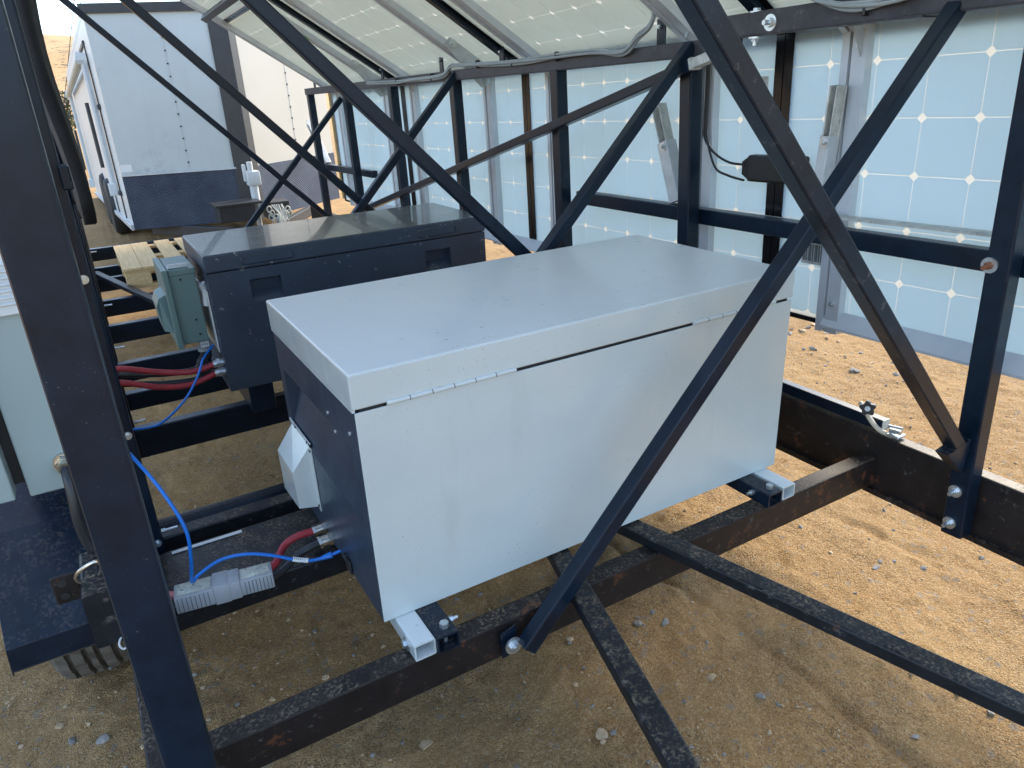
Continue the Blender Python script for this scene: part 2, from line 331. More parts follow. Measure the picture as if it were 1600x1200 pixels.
def obj(name, mb, mat, parent=None, smooth=False, label=None):
    v = np.array(mb.v, float); c = (v.min(0)+v.max(0))/2
    me = bpy.data.meshes.new(name); me.from_pydata((v-c).tolist(), [], mb.f)
    me.materials.append(MT[mat])
    bm = bmesh.new(); bm.from_mesh(me); bmesh.ops.recalc_face_normals(bm, faces=bm.faces); bm.to_mesh(me); bm.free()
    if smooth:
        for p in me.polygons: p.use_smooth = True
        try: me.set_sharp_from_angle(angle=math.radians(40))
        except Exception: pass
    o = link(name, me, c, parent)
    if label: o['label'] = label
    return o
def thing(name, loc, label, cat, group=None, rot=None, local=False):
    o = bpy.data.objects.new(name, None); COL.objects.link(o); o.empty_display_size = .1
    if rot is not None: o.matrix_world = rot
    else: o.location = loc
    FR[o.name] = Vector((0, 0, 0)) if local else Vector(loc)
    return tag(o, label, cat, group)
def bolt(parent, p, d, r=.011, mat='zinc', washer=True, stub=.018, name='bolt'):
    p, d = Vector(p), Vector(d).normalized(); m = MB()
    if washer: m.cyl(p-d*.002, p+d*.003, r*1.75, 20)
    m.cyl(p, p+d*.011, r, 6)
    if stub: m.cyl(p+d*.010, p+d*(.011+stub), r*.55, 10)
    return obj(name, m, mat, parent)
# ------------------------------------------------------------------ noise for terrain
def vnoise(x, y, seed):
    xi, yi = np.floor(x).astype(np.int64), np.floor(y).astype(np.int64); fx, fy = x-xi, y-yi
    fx, fy = fx*fx*(3-2*fx), fy*fy*(3-2*fy)
    def h(a, b_):
        q = (a*374761393 + b_*668265263 + seed*1274126177) & 0xffffffff
        q = ((q ^ (q >> 13))*1274126177) & 0xffffffff
        return ((q ^ (q >> 16)) & 0xffff)/65535.
    return (h(xi, yi)*(1-fx)+h(xi+1, yi)*fx)*(1-fy)+(h(xi, yi+1)*(1-fx)+h(xi+1, yi+1)*fx)*fy
GZ = -.45
def gheight(x, y):
    x, y = np.asarray(x, float), np.asarray(y, float)
    n45 = vnoise(x*42, y*42, 5)
    h = (vnoise(x*1.3, y*1.3, 1)-.5)*.022 + (vnoise(x*5, y*5, 2)-.5)*.010 + (vnoise(x*14, y*14, 3)-.5)*.009 + (vnoise(x*25, y*25, 4)-.5)*.008 + np.clip(n45-.6, 0, 1)*.018 - np.clip(.22-n45, 0, 1)*.02
    # old wheel ruts running along the trailer in the open ground
    for x0, wd, dp in ((1.00, .018, .016), (1.42, .022, .010), (1.62, .02, .010), (1.80, .02, .010), (2.05, .03, .010)):
        xx = x-x0-.05*np.sin(y*.9+x0*3)-.03*(vnoise(x*0+x0, y*7, 8)-.5)
        h = h - dp*np.exp(-(xx/wd)**2)*np.clip(vnoise(x*2.1, y*3.1, 9)*2.2-.6, 0, 1)
    f = np.exp(-((x-1.2)**2+(y-1.8)**2)/900.)
    return GZ + h*f
# ================================================================== GROUND AND LAND
def axis(c, half, st, far):
    a = list(np.arange(0, half, st)); s_ = st; p = a[-1]
    while p < far: s_ *= 1.09; p += s_; a.append(p)
    a = np.array(a); return np.concatenate([c-a[:0:-1], c+a])
gx, gy = axis(1.1, 2.7, .0125, 420), axis(1.5, 2.9, .0125, 420)
X, Y = np.meshgrid(gx, gy); Z = gheight(X, Y)
nx, ny = len(gx), len(gy)
idx = np.arange(nx*ny).reshape(ny, nx)
F = np.stack([idx[:-1, :-1], idx[:-1, 1:], idx[1:, 1:], idx[1:, :-1]], -1).reshape(-1, 4)
me = bpy.data.meshes.new('ground'); me.from_pydata(np.stack([X, Y, Z], -1).reshape(-1, 3).tolist(), [], F.tolist())
me.polygons.foreach_set('use_smooth', [True]*len(me.polygons)); me.materials.append(MT['ground'])
ground = link('ground', me, (0, 0, 0)); tag(ground, kind='structure')
# dry hills closing the horizon all round
A_, R_ = np.meshgrid(np.linspace(0, 2*math.pi, 361), np.linspace(170, 700, 40))
hx, hy = R_*np.sin(A_), R_*np.cos(A_)
rise = np.clip((R_-180)/170., 0, 1); rise = rise*rise*(3-2*rise)
crest = .62 + .75*vnoise(3+A_*3.2, A_*0+.5, 21)*np.cos(A_*.5)**2 + .25*vnoise(hx*.02, hy*.02, 22)
hz = -2 + rise*20*crest + (vnoise(hx*.05, hy*.05, 23)-.5)*3*rise
v = np.stack([hx, hy, hz], -1).reshape(-1, 3); ii = np.arange(361*40).reshape(40, 361)
F = np.stack([ii[:-1, :-1], ii[:-1, 1:], ii[1:, 1:], ii[1:, :-1]], -1).reshape(-1, 4)
me = bpy.data.meshes.new('hill'); me.from_pydata(v.tolist(), [], F.tolist()); me.polygons.foreach_set('use_smooth', [True]*len(me.polygons)); me.materials.append(MT['hill'])
tag(link('hill', me, (0, 0, 0)), kind='structure')
# ================================================================== SOLAR TRAILER
X0, X1 = -.440, 1.57                 # inner faces of the two side rails
tr = thing('solar_trailer', (.55, 1.8, GZ), 'black steel trailer frame of rails, crossmembers, posts and diagonal braces around the two storage chests', 'trailer')
def part(name, mat, parent=tr, **k): pass
# rails
obj('rail', MB().bar((X1+.0225, -2.2, -.066), (X1+.0225, 6.0, -.066), .045, .193, (0, 0, 1), .004), 'steel_rail', tr)
obj('rail', MB().bar((X0-.0225, -2.2, -.066), (X0-.0225, 6.0, -.066), .045, .193, (0, 0, 1), .004), 'steel_rail', tr)
obj('rail_lip', MB().box((X1-.012, -2.2, -.166), (X1-.0005, 6.0, -.150)), 'steel_rail', tr)
# crossmembers
for y, wd, ht, top, mt in ((-.0775, .052, .095, -.040, 'steel_rail'), (.50, .27, .066, -.040, 'steel_dusty'), (.715, .05, .060, -.030, 'steel_dusty'), (1.545, .05, .115, -.038, 'steel'), (1.95, .05, .075, -.038, 'steel'),
                       (2.36, .05, .09, -.035, 'steel'), (3.07, .05, .10, -.036, 'steel'), (3.68, .05, .10, -.036, 'steel'), (4.35, .05, .09, -.036, 'steel'), (4.75, .05, .09, -.036, 'steel'), (5.6, .06, .1, -.036, 'steel')):
    obj('crossmember', MB().bar((X0+.001, y, top-ht/2), (X1-.001, y, top-ht/2), wd, ht, (0, 0, 1), .005), mt, tr)
# supports lying across the front crossmember
obj('support_tube', MB().bar((.50, .14, -.022), (.12, -1.30, -.022), .052, .034, (0, 0, 1), .005), 'steel_dusty', tr)
obj('support_tube', MB().bar((.655, .14, -.022), (1.02, -1.30, -.022), .052, .034, (0, 0, 1), .005), 'steel_dusty', tr)
obj('floor_brace', MB().bar((-.38, 4.42, -.012), (.05, 2.7, -.012), .045, .03, (0, 0, 1), .004), 'steel_dusty', tr)
# posts
def beam_z(y): return 1.133-.0175*y
right_posts = []
for y in (-.39, .697, 1.505, 2.50, 3.40, 4.32, 5.26):
    zt = beam_z(y)+.01; zb = -.14
    right_posts.append(obj('post', MB().bar((1.53, y+.028-.02, zb), (1.53, y+.028+.025, zt if y > 0 else 1.175), .056, .056, (1, 0, 0), .005), 'steel', tr))
left_posts = []
for y in (-.39, .66, 1.5, 2.5, 3.4, 4.32, 5.26):
    left_posts.append(obj('post', MB().bar((-.408, y+.028-.006, -.14), (-.408, y+.028+.025, 2.12), .062, .056, (0, 1, 0), .006), 'steel', tr))
p1 = right_posts[0]
bolt(p1, (1.501, -.372, -.004), (-1, 0, 0), .010); bolt(p1, (1.501, -.374, -.103), (-1, 0, 0), .010)
bolt(p1, (1.501, -.338, .612), (-1, 0, -.1), .010, 'rusty', washer=False); obj('washer', MB().cyl((1.503, -.338, .612), (1.4985, -.338, .6115), .0195, 20), 'zinc', p1); bolt(p1, (1.518, -.379, .165), (0, -1, 0), .0085, stub=0)
for z in (.30, -.02, .70): bolt(left_posts[1], (-.392, .656+.013*z, z), (0, -1, 0), .006, stub=0)
for q in left_posts[1:]:
    y = FR[q.name].y; bolt(q, (-.376, y+.0, -.012), (1, 0, 0), .007, washer=False, stub=.03)
    pass
# top beam over the right rail: thin far length and heavier near length
def beam_line(y): return Vector((1.525, y, 1.148-.0175*y))
obj('beam', MB().bar((1.527, .55, 1.148), (1.527, 5.36, 1.064), .054, .050, (0, 0, 1), .004, open1=True), 'beam', tr)
nb = obj('beam', MB().bar((1.530, -2.2, 1.245), (1.530, .60, 1.197), .064, .066, (0, 0, 1), .005), 'beam', tr, label='heavier near length of the top beam')
bolt(nb, (1.497, .394, 1.198), (-1, 0, 0), .013); bolt(nb, (1.515, .60, 1.175), (-1, -.2, 0), .010, 'rusty'); bolt(nb, (1.52, .47, 1.163), (0, 0, -1), .012, stub=.012); bolt(nb, (1.52, .47, 1.232), (0, 0, 1), .012, stub=0)
obj('beam_plate', MB().box((1.49, -.075, 1.172), (1.56, .02, 1.178)), 'beam', tr)
# middle rail with worn timber-coloured galvanised strip on top
mid = obj('mid_rail', MB().bar((1.60, -2.2, .628), (1.60, 1.50, .575), .045, .055, (0, 0, 1), .004), 'steel', tr)
obj('capping_strip', MB().bar((1.605, .20, .618), (1.605, 1.40, .600), .05, .006, (0, 0, 1), .001), 'galv_worn', mid)
obj('capping_strip', MB().bar((1.605, -.35, .666), (1.605, .27, .648), .05, .006, (0, 0, 1), .001), 'galv_worn', mid)
obj('mid_rail', MB().bar((1.60, 4.15, .47), (1.60, 5.55, .44), .045, .05, (0, 0, 1), .004), 'steel', tr)
# diagonal braces (pairs crossing in planes across the trailer)
def brace(p0, p1, w_=.038, mt='steel', **k): return obj('brace', MB().bar(p0, p1, w_, w_, (0, 1, 0), .004, **k), mt, tr)
b1 = brace((.272, -.142, -.098), (1.515, -.142, 1.190))
bolt(b1, (.248, -.128, -.092), (0, -1, 0), .012, stub=.004)
obj('gusset', MB().prism([(.222, -.112, -.06), (.262, -.112, -.05), (.262, -.112, -.125), (.225, -.112, -.128)], (0, -.004, 0)), 'steel', b1)
b2 = brace((-.40, -.385, 2.08), (1.492, -.365, .115), mt='steel_scuffed')
obj('gusset', MB().prism([(1.40, -.385, .142), (1.49, -.385, .06), (1.498, -.385, .16)], (0, .035, 0)), 'steel', b2)
brace((.315, .725, -.037), (1.50, .725, 1.155)); brace((-.40, .765, 1.80), (1.43, .765, -.03))
brace((.375, 2.50, -.036), (1.515, 2.50, 1.125)); brace((-.40, 2.53, 1.885), (1.45, 2.53, -.035))
brace((.49, 4.46, -.036), (1.515, 4.46, 1.008)); brace((-.40, 4.42, 1.905), (1.46, 4.42, -.03))
lb = obj('brace', MB().bar((1.478, .685, 1.098), (1.478, 4.35, .170), .036, .045, (1, 0, 0), .004, open0=True), 'steel', tr, label='long sloping brace with a bright open end')
obj('end_ring', MB().bar((1.478, .672, 1.1012), (1.478, .684, 1.0983), .038, .047, (1, 0, 0), .004, open0=True, open1=True), 'galv_worn', lb)
# folded galvanised support arms standing on the middle rail
def fold_arm(y0, z0, y1, z1, x=1.615, q_=1):
    d = Vector((0, y1-y0, z1-z0)); p = Vector((x, y0, z0)); q = Vector((x, y1, z1)); k = p+d*.62
    a = obj('support_arm', MB().bar(p, k, .055*q_, .05, (1, 0, 0), .003, open1=True), 'galv', tr)
    n_ = Vector((0, -d.z, d.y)).normalized()*.026*q_
    ch = MB()
    for s_ in (-1, 1):
        ch.bar(k-d*.06+Vector((0, 0, 0))+n_*s_*.72, q+n_*s_*.72, .040, .005, n_, .001)
    ch.bar(k-d*.06+Vector((.018, 0, 0)), q+Vector((.018, 0, 0)), .005, .036, n_, .001)
    obj('channel', ch, 'galv_worn', a)
    bolt(a, k-d*.05+Vector((-.026, 0, 0))+n_*.2, (-1, 0, 0), .009, stub=.004)
fold_arm(.875, .622, 1.005, .965); fold_arm(.255, .655, .235, 1.02, 1.622, .62); fold_arm(5.35, .46, 5.80, .81)
# short tabs that carry the roof array on the beam
for y in (5.22, 4.45, 3.66, 2.75, 2.07, .93):
    tb = obj('tab', MB().box((1.548, y-.022, beam_z(y)+.01), (1.556, y+.022, beam_z(y)+.135), .002, 1), 'steel', tr)
    bolt(tb, (1.548, y, beam_z(y)+.11), (-1, 0, 0), .007, washer=False, stub=.004)
# tube and hold-down lying on the right rail
rt = obj('rail_tube', MB().bar((1.605, -.085, .052), (1.605, 1.2, .052), .032, .036, (0, 0, 1), .003, open0=True), 'steel', tr)
obj('tube_end', MB().bar((1.605, -.088, .052), (1.605, -.0855, .052), .033, .037, (0, 0, 1), .003), 'galv_worn', rt)
# fender, wheel, receiver
fp = [(.395, -.075), (.40, -.020), (.46, .035), (.60, .16), (.72, .245), (.86, .285), (1.55, .285), (1.75, .22), (2.0, .03), (2.02, -.09)]
fm = MB(); nfp = len(fp)
for sx in (-.725, -.505): fm.v += [(sx, y, z) for y, z in fp]
fm.f += [(i, i+1, nfp+i+1, nfp+i) for i in range(nfp-1)]
o_ = len(fm.v); fm.v += [(-.728, y, z-(.013 if i == 0 else .05 if i == 1 else .075 if i < nfp-2 else .045)) for i, (y, z) in enumerate(fp)]
fm.f += [(i, i+1, o_+i+1, o_+i) for i in range(nfp-1)]
o_ = len(fm.v); fm.v += [(-.725, .395, -.075), (-.505, .395, -.075), (-.505, .41, -.088), (-.725, .41, -.088)]; fm.f.append((o_, o_+1, o_+2, o_+3))
fend = obj('fender', fm, 'fender', tr, label='black sloping wheel fender at the left side')
sol = fend.modifiers.new('thickness', 'SOLIDIFY'); sol.thickness = .004; sol.offset = 0
bvm = fend.modifiers.new('bevel', 'BEVEL'); bvm.width = .022; bvm.segments = 3; bvm.limit_method = 'ANGLE'; bvm.angle_limit = math.radians(25)
wh = thing_w = bpy.data.objects.new('wheel', None); COL.objects.link(wh); wh.parent = tr; wc = Vector((-.605, .905, -.12)); wh.location = wc-FR[tr.name]; FR[wh.name] = wc
tm = MB(); R0 = .335; half = .088; nseg = 96
prof = []   # (x offset, radius, kind)
for xo, rr, kd in ((-half, .225, 0), (-half-.012, .27, 0), (-half-.006, .305, 0), (-half+.006, R0-.010, 1), (-half+.030, R0-.002, 1), (-half+.033, R0-.017, 0), (-half+.040, R0-.017, 0), (-half+.043, R0, 1), (-half+.068, R0, 1), (-half+.071, R0-.017, 0), (-half+.078, R0-.017, 0), (-half+.081, R0+.001, 1)):
    prof.append((xo, rr, kd))
prof = prof+[(-x_, r_, k_) for x_, r_, k_ in prof[::-1]]
for k in range(nseg):
    an = 2*math.pi*k/nseg
    for j, (xo, rr, kd) in enumerate(prof):
        cut = .006 if (kd and ((k+j//2) % 4 == 0)) else 0
        a2 = an + (.012*math.sin(j*1.7) if kd else 0)
        tm.v.append((wc.x+xo, wc.y+(rr-cut)*math.cos(a2), wc.z+(rr-cut)*math.sin(a2)))
npf = len(prof)
tm.f = [(k*npf+j, k*npf+j+1, ((k+1) % nseg)*npf+j+1, ((k+1) % nseg)*npf+j) for k in range(nseg) for j in range(npf-1)]
obj('tyre', tm, 'tyre', wh)
rm = MB().cyl(wc-Vector((.07, 0, 0)), wc+Vector((.07, 0, 0)), .226, 32).cyl(wc-Vector((.085, 0, 0)), wc+Vector((.085, 0, 0)), .06, 16); obj('rim', rm, 'grey_light', wh)
obj('axle', MB().cyl((-.52, .905, -.12), (1.64, .905, -.12), .03, 16), 'steel', tr)
rc = obj('receiver', MB().bar((-.509, .16, .135), (-.509, .33, .135), .052, .125, (0, 0, 1), .006).box((-.5335, .165, .072), (-.485, .20, .078)), 'steel_dusty', tr, label='receiver block with a wire lock pin')
brk = MB(); brk.box((-.584, .235, .150), (-.536, .242, .215), .003, 1)
obj('bracket', brk, 'steel_rail', rc)
for dz in (.168, .198): obj('bracket_hole', MB().cyl((-.566, .2335, dz), (-.566, .2348, dz), .008, 14), 'rubber', rc)
obj('lock_pin', MB().sweep([(-.525, .20, .205), (-.535, .19, .222), (-.528, .175, .245), (-.505, .165, .262), (-.490, .165, .262), (-.488, .18, .235), (-.497, .20, .212)], .0035, 8, 5), 'brass', rc, True)
obj('hair_clip', MB().sweep([(-.487, .165, .085), (-.497, .155, .072), (-.492, .150, .060), (-.480, .150, .068), (-.478, .158, .085)], .0022, 6, 5), 'galv', rc, True)
obj('label_strip', MB().box((-.365, .608, -.0385), (-.185, .620, -.0365)), 'label', tr)
# ================================================================== SOLAR ARRAYS
CELL, MARG, GAP = .1555, .0125, .010
PW = 10*CELL+2*MARG
gx_f = .030
def cell_mesh(axis_):
    s_, c_ = CELL/2-.0012, .0125
    pts = [(s_-c_, s_), (-s_+c_, s_), (-s_, s_-c_), (-s_, -s_+c_), (-s_+c_, -s_), (s_-c_, -s_), (s_, -s_+c_), (s_, s_-c_)]
    m_ = MB()
    if axis_ == 'x': m_.prism([(0, a, b_) for a, b_ in pts], (-.0012, 0, 0))
    else: m_.prism([(a, b_, 0) for a, b_ in pts], (0, 0, .0012))
    me_ = bpy.data.meshes.new('cell'); me_.from_pydata(m_.v, [], m_.f); me_.materials.append(MT['cell' if axis_ == 'x' else 'cell_roof']); return me_
CM = {'x': cell_mesh('x'), 'z': cell_mesh('z')}
def panel(root, P, y0, cells=True, rows=6):
    """P(u, v, n) maps height on the panel, distance along the array and distance towards the viewer side to the array frame"""
    ax = 'x' if root is wall else 'z'
    u0, u1 = -.014, 6*CELL+.022
    def bx(m_, a, b_):
        p, q = Vector(P(*a)), Vector(P(*b_)); return m_.box([min(p[i], q[i]) for i in range(3)], [max(p[i], q[i]) for i in range(3)])
    sh = obj('solar_panel', bx(MB(), (u0, y0, -.004), (u1, y0+PW, 0)), 'sheet', root)
    fr = MB(); f_ = .050
    bx(fr, (u0-.004, y0-.003, -.034), (u1+.004, y0+f_*.6, .004)); bx(fr, (u0-.004, y0+PW-f_*.6, -.034), (u1+.004, y0+PW+.003, .004))
    bx(fr, (u0-.006, y0+f_*.6, -.034), (u0+.010, y0+PW-f_*.6, .004)); bx(fr, (u1-.010, y0+f_*.6, -.034), (u1+.006, y0+PW-f_*.6, .004))
    obj('frame', fr, 'frame_black', sh)
    cells_joined = MB()
    for i in range(rows):
        for j in range(10):
            c_ = Vector(P((i+.5)*CELL+.008, y0+MARG+(j+.5)*CELL, .0004))
            if cells:
                link('cell', CM[ax], c_, sh)
            else:
                for vv in [None]:
                    cells_joined.add([c_+q.co for q in CM[ax].vertices], [tuple(p.vertices) for p in CM[ax].polygons])
    if not cells: o2 = obj('cells', cells_joined, 'cell_roof', sh); o2['kind'] = 'stuff'
    return sh
TH = -.0255
wall = thing('solar_array', (1.69, 0, .30), 'upright row of pale solar panels hanging along the right side, seen from behind', 'solar array', rot=Matrix.Translation((1.692, 0, .300)) @ Matrix.Rotation(TH, 4, 'X'), local=True)
PWALL = lambda u, v, n: (-n, v, u)
seams = (-1.115, .475, 2.065, 3.655)
wps = [panel(wall, PWALL, y+.006) for y in seams]
def strut(root, P, v, u0, u1, wd=.078, name='strut', mat='alu', nb=2):
    s_ = MB()
    def bx(a, b_):
        p, q = Vector(P(*a)), Vector(P(*b_)); s_.box([min(p[i], q[i]) for i in range(3)], [max(p[i], q[i]) for i in range(3)])
    bx((u0, v-wd/2, .0055), (u1, v+wd*.10, .036)); bx((u0, v+wd*.10, .0055), (u1, v+wd*.19, .024)); bx((u0, v+wd*.19, .0055), (u1, v+wd/2, .040))
    o2 = obj(name, s_, mat, root)
    for u in np.linspace(u0+.10, u1-.10, nb): bolt(o2, P(u, v-wd*.22, .037), Vector(P(0, 0, 1))-Vector(P(0, 0, 0)), .007, washer=False, stub=.004)
    return o2
for v in (-.72, .20, .785, 1.79, 2.41, 3.42, 3.90, 4.95): strut(wall, PWALL, v, -.03, .93)
# galvanised bottom channels
for y0, y1 in ((-1.09, .215), (1.85, 2.74), (3.2, 4.6)):
    sl = MB().prism([(-.050, y0, -.004), (-.014, y0, .040), (-.009, y0, .040), (-.009, y0, -.012), (-.050, y0, -.012)], (0, y1-y0, 0))
    obj('bottom_channel', sl, 'alu', wall)
obj('edge_strip', MB().box((-.006, 5.262, .0), (.03, 5.30, .90)), 'sun_edge', wall)
# junction box across the seam, stickers
jb = MB().box((-.055, .335, .432), (-.012, .560, .520), .008)
jb.prism([(-.05, .560, .440), (-.05, .585, .455), (-.05, .585, .497), (-.05, .560, .512)], (.035, 0, 0))
jbo = obj('junction_box', jb, 'knob', wall); obj('box_stud', MB().cyl((-.035, .340, .482), (-.035, .315, .482), .006, 10), 'cable_black', jbo)
for y0, y1, z0, z1 in ((.535, .580, .70, .765), (.262, .345, .175, .248)):
    st = obj('sticker', MB().box((-.0030, y0, z0), (-.0022, y1, z1)), 'galv_worn', wps[1]);
pr = MB()
for k in range(9): pr.box((-.0038, .268+k*.008, .185), (-.0031, .271+k*.008+.002*(k % 3), .24))
obj('barcode', pr, 'print', wps[1])
# roof wing
PHI = math.atan(.66)
Rr = Matrix.Rotation(TH, 4, 'X') @ Matrix(((-math.cos(PHI), 0, -math.sin(PHI), 0), (0, 1, 0, 0), (math.sin(PHI), 0, -math.cos(PHI), 0), (0, 0, 0, 1)))
roof = thing('solar_array', (1.62, 0, 1.198), 'sloping roof of pale solar panels on silver struts over the storage chests', 'solar array', rot=Matrix.Translation((1.62, 0, 1.198)) @ Rr, local=True)
def PR(row):
    return lambda u, v, n: (u-.080+row*.985, v, -.030+n)
for row in range(2):
    for y in seams: panel(roof, PR(row), y+.029, cells=(row == 0))
PROOF = lambda u, v, n: (u-.080, v, -.030+n)
rstr = []
for v in (-.7, .23, .84, 1.87, 2.47, 3.42, 3.93, 5.06): rstr.append(strut(roof, PROOF, v, .03, 1.93, .072))
for u in (1.02, 1.80): obj('purlin', MB().bar((u, -1.08, .045), (u, 5.0, .045), .045, .045, (0, 0, 1), .004), 'beam', roof)
for y in seams[1:]: obj('seam_bar', MB().box((-.03, y+.011, -.024), (1.88, y+.052, -.004)), 'steel', roof)
obj('tape_tab', MB().box((.54, 3.895, .012), (.565, 3.925, .016), .001, 1).box((.535, 3.905, .016), (.556, 3.920, .03)), 'leaf_green', roof)
# hinge plates between roof struts and wall struts
def w2r(p): return roof.matrix_world.inverted() @ Vector(p)
for v in (2.44, 3.92):
    z = 1.20-.0255*v
    pl = [(1.44, v-.045, z+.155), (1.475, v-.045, z+.185), (1.715, v-.045, z+.03), (1.70, v-.045, z-.045), (1.64, v-.045, z-.06), (1.60, v-.045, z-.02)]
    hp = obj('hinge_plate', MB().prism([w2r((a-.035, b_, c_-.03)) for a, b_, c_ in pl], (0, -.006, 0)), 'galv', roof)
    for a, c_ in ((1.45, .125), (1.635, -.055)):
        bolt(hp, w2r((a, v-.054, z+c_)), (0, -1, 0), .012, stub=.004)
for v in (1.80, .20):
    z = 1.20-.0255*v
    obj('gusset', MB().prism([w2r((1.58, v, z+.02)), w2r((1.68, v, z+.0)), w2r((1.68, v, z-.14))], (0, -.005, 0)), 'galv', roof)
# ================================================================== WHITE STORAGE CHEST
BL, BW, BH, LT = 1.22, .645, .5045, .5825
wb = thing('storage_chest', (.61, .32, -.045), 'white painted steel storage chest with closed hinged lid, standing on the front crossmember', 'storage chest')
bd = MB()
bd.box((.046, .004, .012), (BL-.004, BW-.004, .500))
obj('body', bd, 'box_dark', wb)
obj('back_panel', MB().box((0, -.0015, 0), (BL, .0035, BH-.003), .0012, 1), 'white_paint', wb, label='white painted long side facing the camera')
ep = MB()   # pressed end panel: rim, shallow recess and a sloping fold
yA, yB = .004, BW
def strip(z0, x0, z1, x1): ep.quad((x0, yA+.045, z0), (x0, yB-.045, z0), (x1, yB-.045, z1), (x1, yA+.045, z1))
ep.box((0, yA, 0), (.047, yA+.045, .5)); ep.box((0, yB-.045, 0), (.047, yB, .5)); ep.box((0, yA+.045, .405), (.047, yB-.045, .5)); ep.box((0, yA+.045, 0), (.047, yB-.045, .235))
ep.v += []; strip(.405, .043, .388, .043); strip(.388, .043, .235, -.002)
for yy in (yA+.0451, yB-.0451): ep.add([(-.002, yy, .235), (.043, yy, .388), (.043, yy, .235)], [(0, 1, 2)])
obj('end_panel', ep, 'box_dark', wb)
for y_, z_ in ((.20, .43), (.16, .40), (.05, .44)): obj('rivet', MB().cyl((0, y_, z_), (-.003, y_, z_), .004, 8), 'galv', wb)
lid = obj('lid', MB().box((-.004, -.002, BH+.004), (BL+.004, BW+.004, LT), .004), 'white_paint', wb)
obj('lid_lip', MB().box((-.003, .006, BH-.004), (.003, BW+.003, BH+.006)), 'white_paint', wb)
obj('gap_seal', MB().box((.012, .006, BH-.006), (BL-.01, .012, BH+.006)), 'rubber', wb)
for x0, x1 in ((.065, .358), (.865, 1.152)):
    hg = MB().cyl((x0, -.004, .5085), (x1, -.004, .5085), .0048, 10).box((x0, -.003, .4985), (x1, -.0005, .508))
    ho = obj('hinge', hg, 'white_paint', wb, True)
    n_ = 6
    for k in range(1, n_): obj('knuckle_gap', MB().cyl((x0+(x1-x0)*k/n_-.0008, -.004, .5085), (x0+(x1-x0)*k/n_+.0008, -.004, .5085), .00505, 10), 'rubber', ho)
hd = MB()
A1, A2, B1_, B2_ = (-.0012, .605, .247), (-.0012, .438, .247), (-.0012, .438, .068), (-.0012, .605, .058)
O1, O2, O3, O4 = (-.052, .605, .178), (-.054, .440, .183), (-.053, .440, .078), (-.052, .605, .060)
hd.add([A1, A2, B1_, B2_, O1, O2, O3, O4], [(0, 1, 5, 4), (4, 5, 6, 7), (1, 2, 6, 5), (0, 4, 7, 3), (0, 3, 2, 1)])
hd.box((-.0035, .424, .060), (-.001, .440, .256)); hd.box((-.0035, .424, .247), (-.001, .619, .258))
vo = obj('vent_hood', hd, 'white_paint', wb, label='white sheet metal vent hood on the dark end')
for y_, z_ in ((.56, .252), (.45, .252), (.431, .235), (.431, .075)): obj('screw', MB().cyl((-.0035, y_, z_), (-.006, y_, z_), .0035, 8), 'knob', vo)
for y_, z_, tl in ((.411, .015, 0), (.362, .008, 1)):
    gm = MB().cyl((.012, y_, z_+.004), (-.010, y_, z_+.004), .017, 6).cyl((-.010, y_, z_+.004), (-.028, y_, z_+.003), .0145, 18).cyl((-.028, y_, z_+.003), (-.036, y_, z_+.002), .016, 6)
    obj('cable_gland', gm, 'brass', wb)
for (xw, xb) in ((.049, .1005), (1.163, 1.101)):
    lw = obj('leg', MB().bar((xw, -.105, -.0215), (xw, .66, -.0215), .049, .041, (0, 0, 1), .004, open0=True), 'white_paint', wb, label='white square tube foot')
    lk = obj('leg', MB().bar((xb, -.112, -.0215), (xb, .66, -.0215), .052, .041, (0, 0, 1), .003, open0=True), 'steel', wb, label='black square tube foot')
    bolt(lk, (xb+.004, -.085, .0), (0, 0, 1), .0105, washer=False, stub=0)
    obj('bolt_shank', MB().cyl((xb+.004, -.085, -.038), (xb+.004, -.085, -.004), .0048, 10), 'zinc', lk)
    bolt(lk, (xb+.026 if xb < .5 else xb-.026, -.055, -.016), (1 if xb < .5 else -1, 0, 0), .008, washer=False, stub=.012)
    bolt(lw, (xw-.0245 if xb < .5 else xw+.0245, -.066, -.020), (-1 if xb < .5 else 1, 0, 0), .009, washer=True, stub=.0)
obj('latch', MB().box((-.006, .20, .0), (-.001, .235, .035), .002, 1).sweep([(-.004, .21, .035), (-.012, .215, .05), (-.006, .23, .045)], .003, 6, 4), 'rubber', wb)
# ================================================================== CHARCOAL STORAGE CHEST
KX0, KX1, KY0, KY1, KZ0, KZ1, KL = -.042, 1.045, 1.40, 1.885, .072, .572, .512
kb = thing('storage_chest', (.5, 1.64, KZ0), 'charcoal steel storage chest with recessed handles, behind the white chest', 'storage chest')
def framed(mb, y, x0, x1, z0, z1, holes):
    """front skin in the plane y with rectangular openings"""
    xs = sorted({x0, x1, *[h[0] for h in holes], *[h[1] for h in holes]}); zs = sorted({z0, z1, *[h[2] for h in holes], *[h[3] for h in holes]})
    for i in range(len(xs)-1):
        for j in range(len(zs)-1):
            cx, cz = (xs[i]+xs[i+1])/2, (zs[j]+zs[j+1])/2
            if any(h[0] < cx < h[1] and h[2] < cz < h[3] for h in holes): continue
            mb.box((xs[i], y, zs[j]), (xs[i+1], y+.004, zs[j+1]))
kholes = [(.095, .205, .385, .468), (.775, .885, .385, .468)]
km = MB(); framed(km, KY0, KX0, KX1, KZ0, KL-.003, kholes)
km.box((KX0, KY0+.004, KZ0), (KX1, KY0+.006, .384)); km.box((KX0+.004, KY0+.05, KZ0), (KX1-.004, KY1-.004, KL-.004))
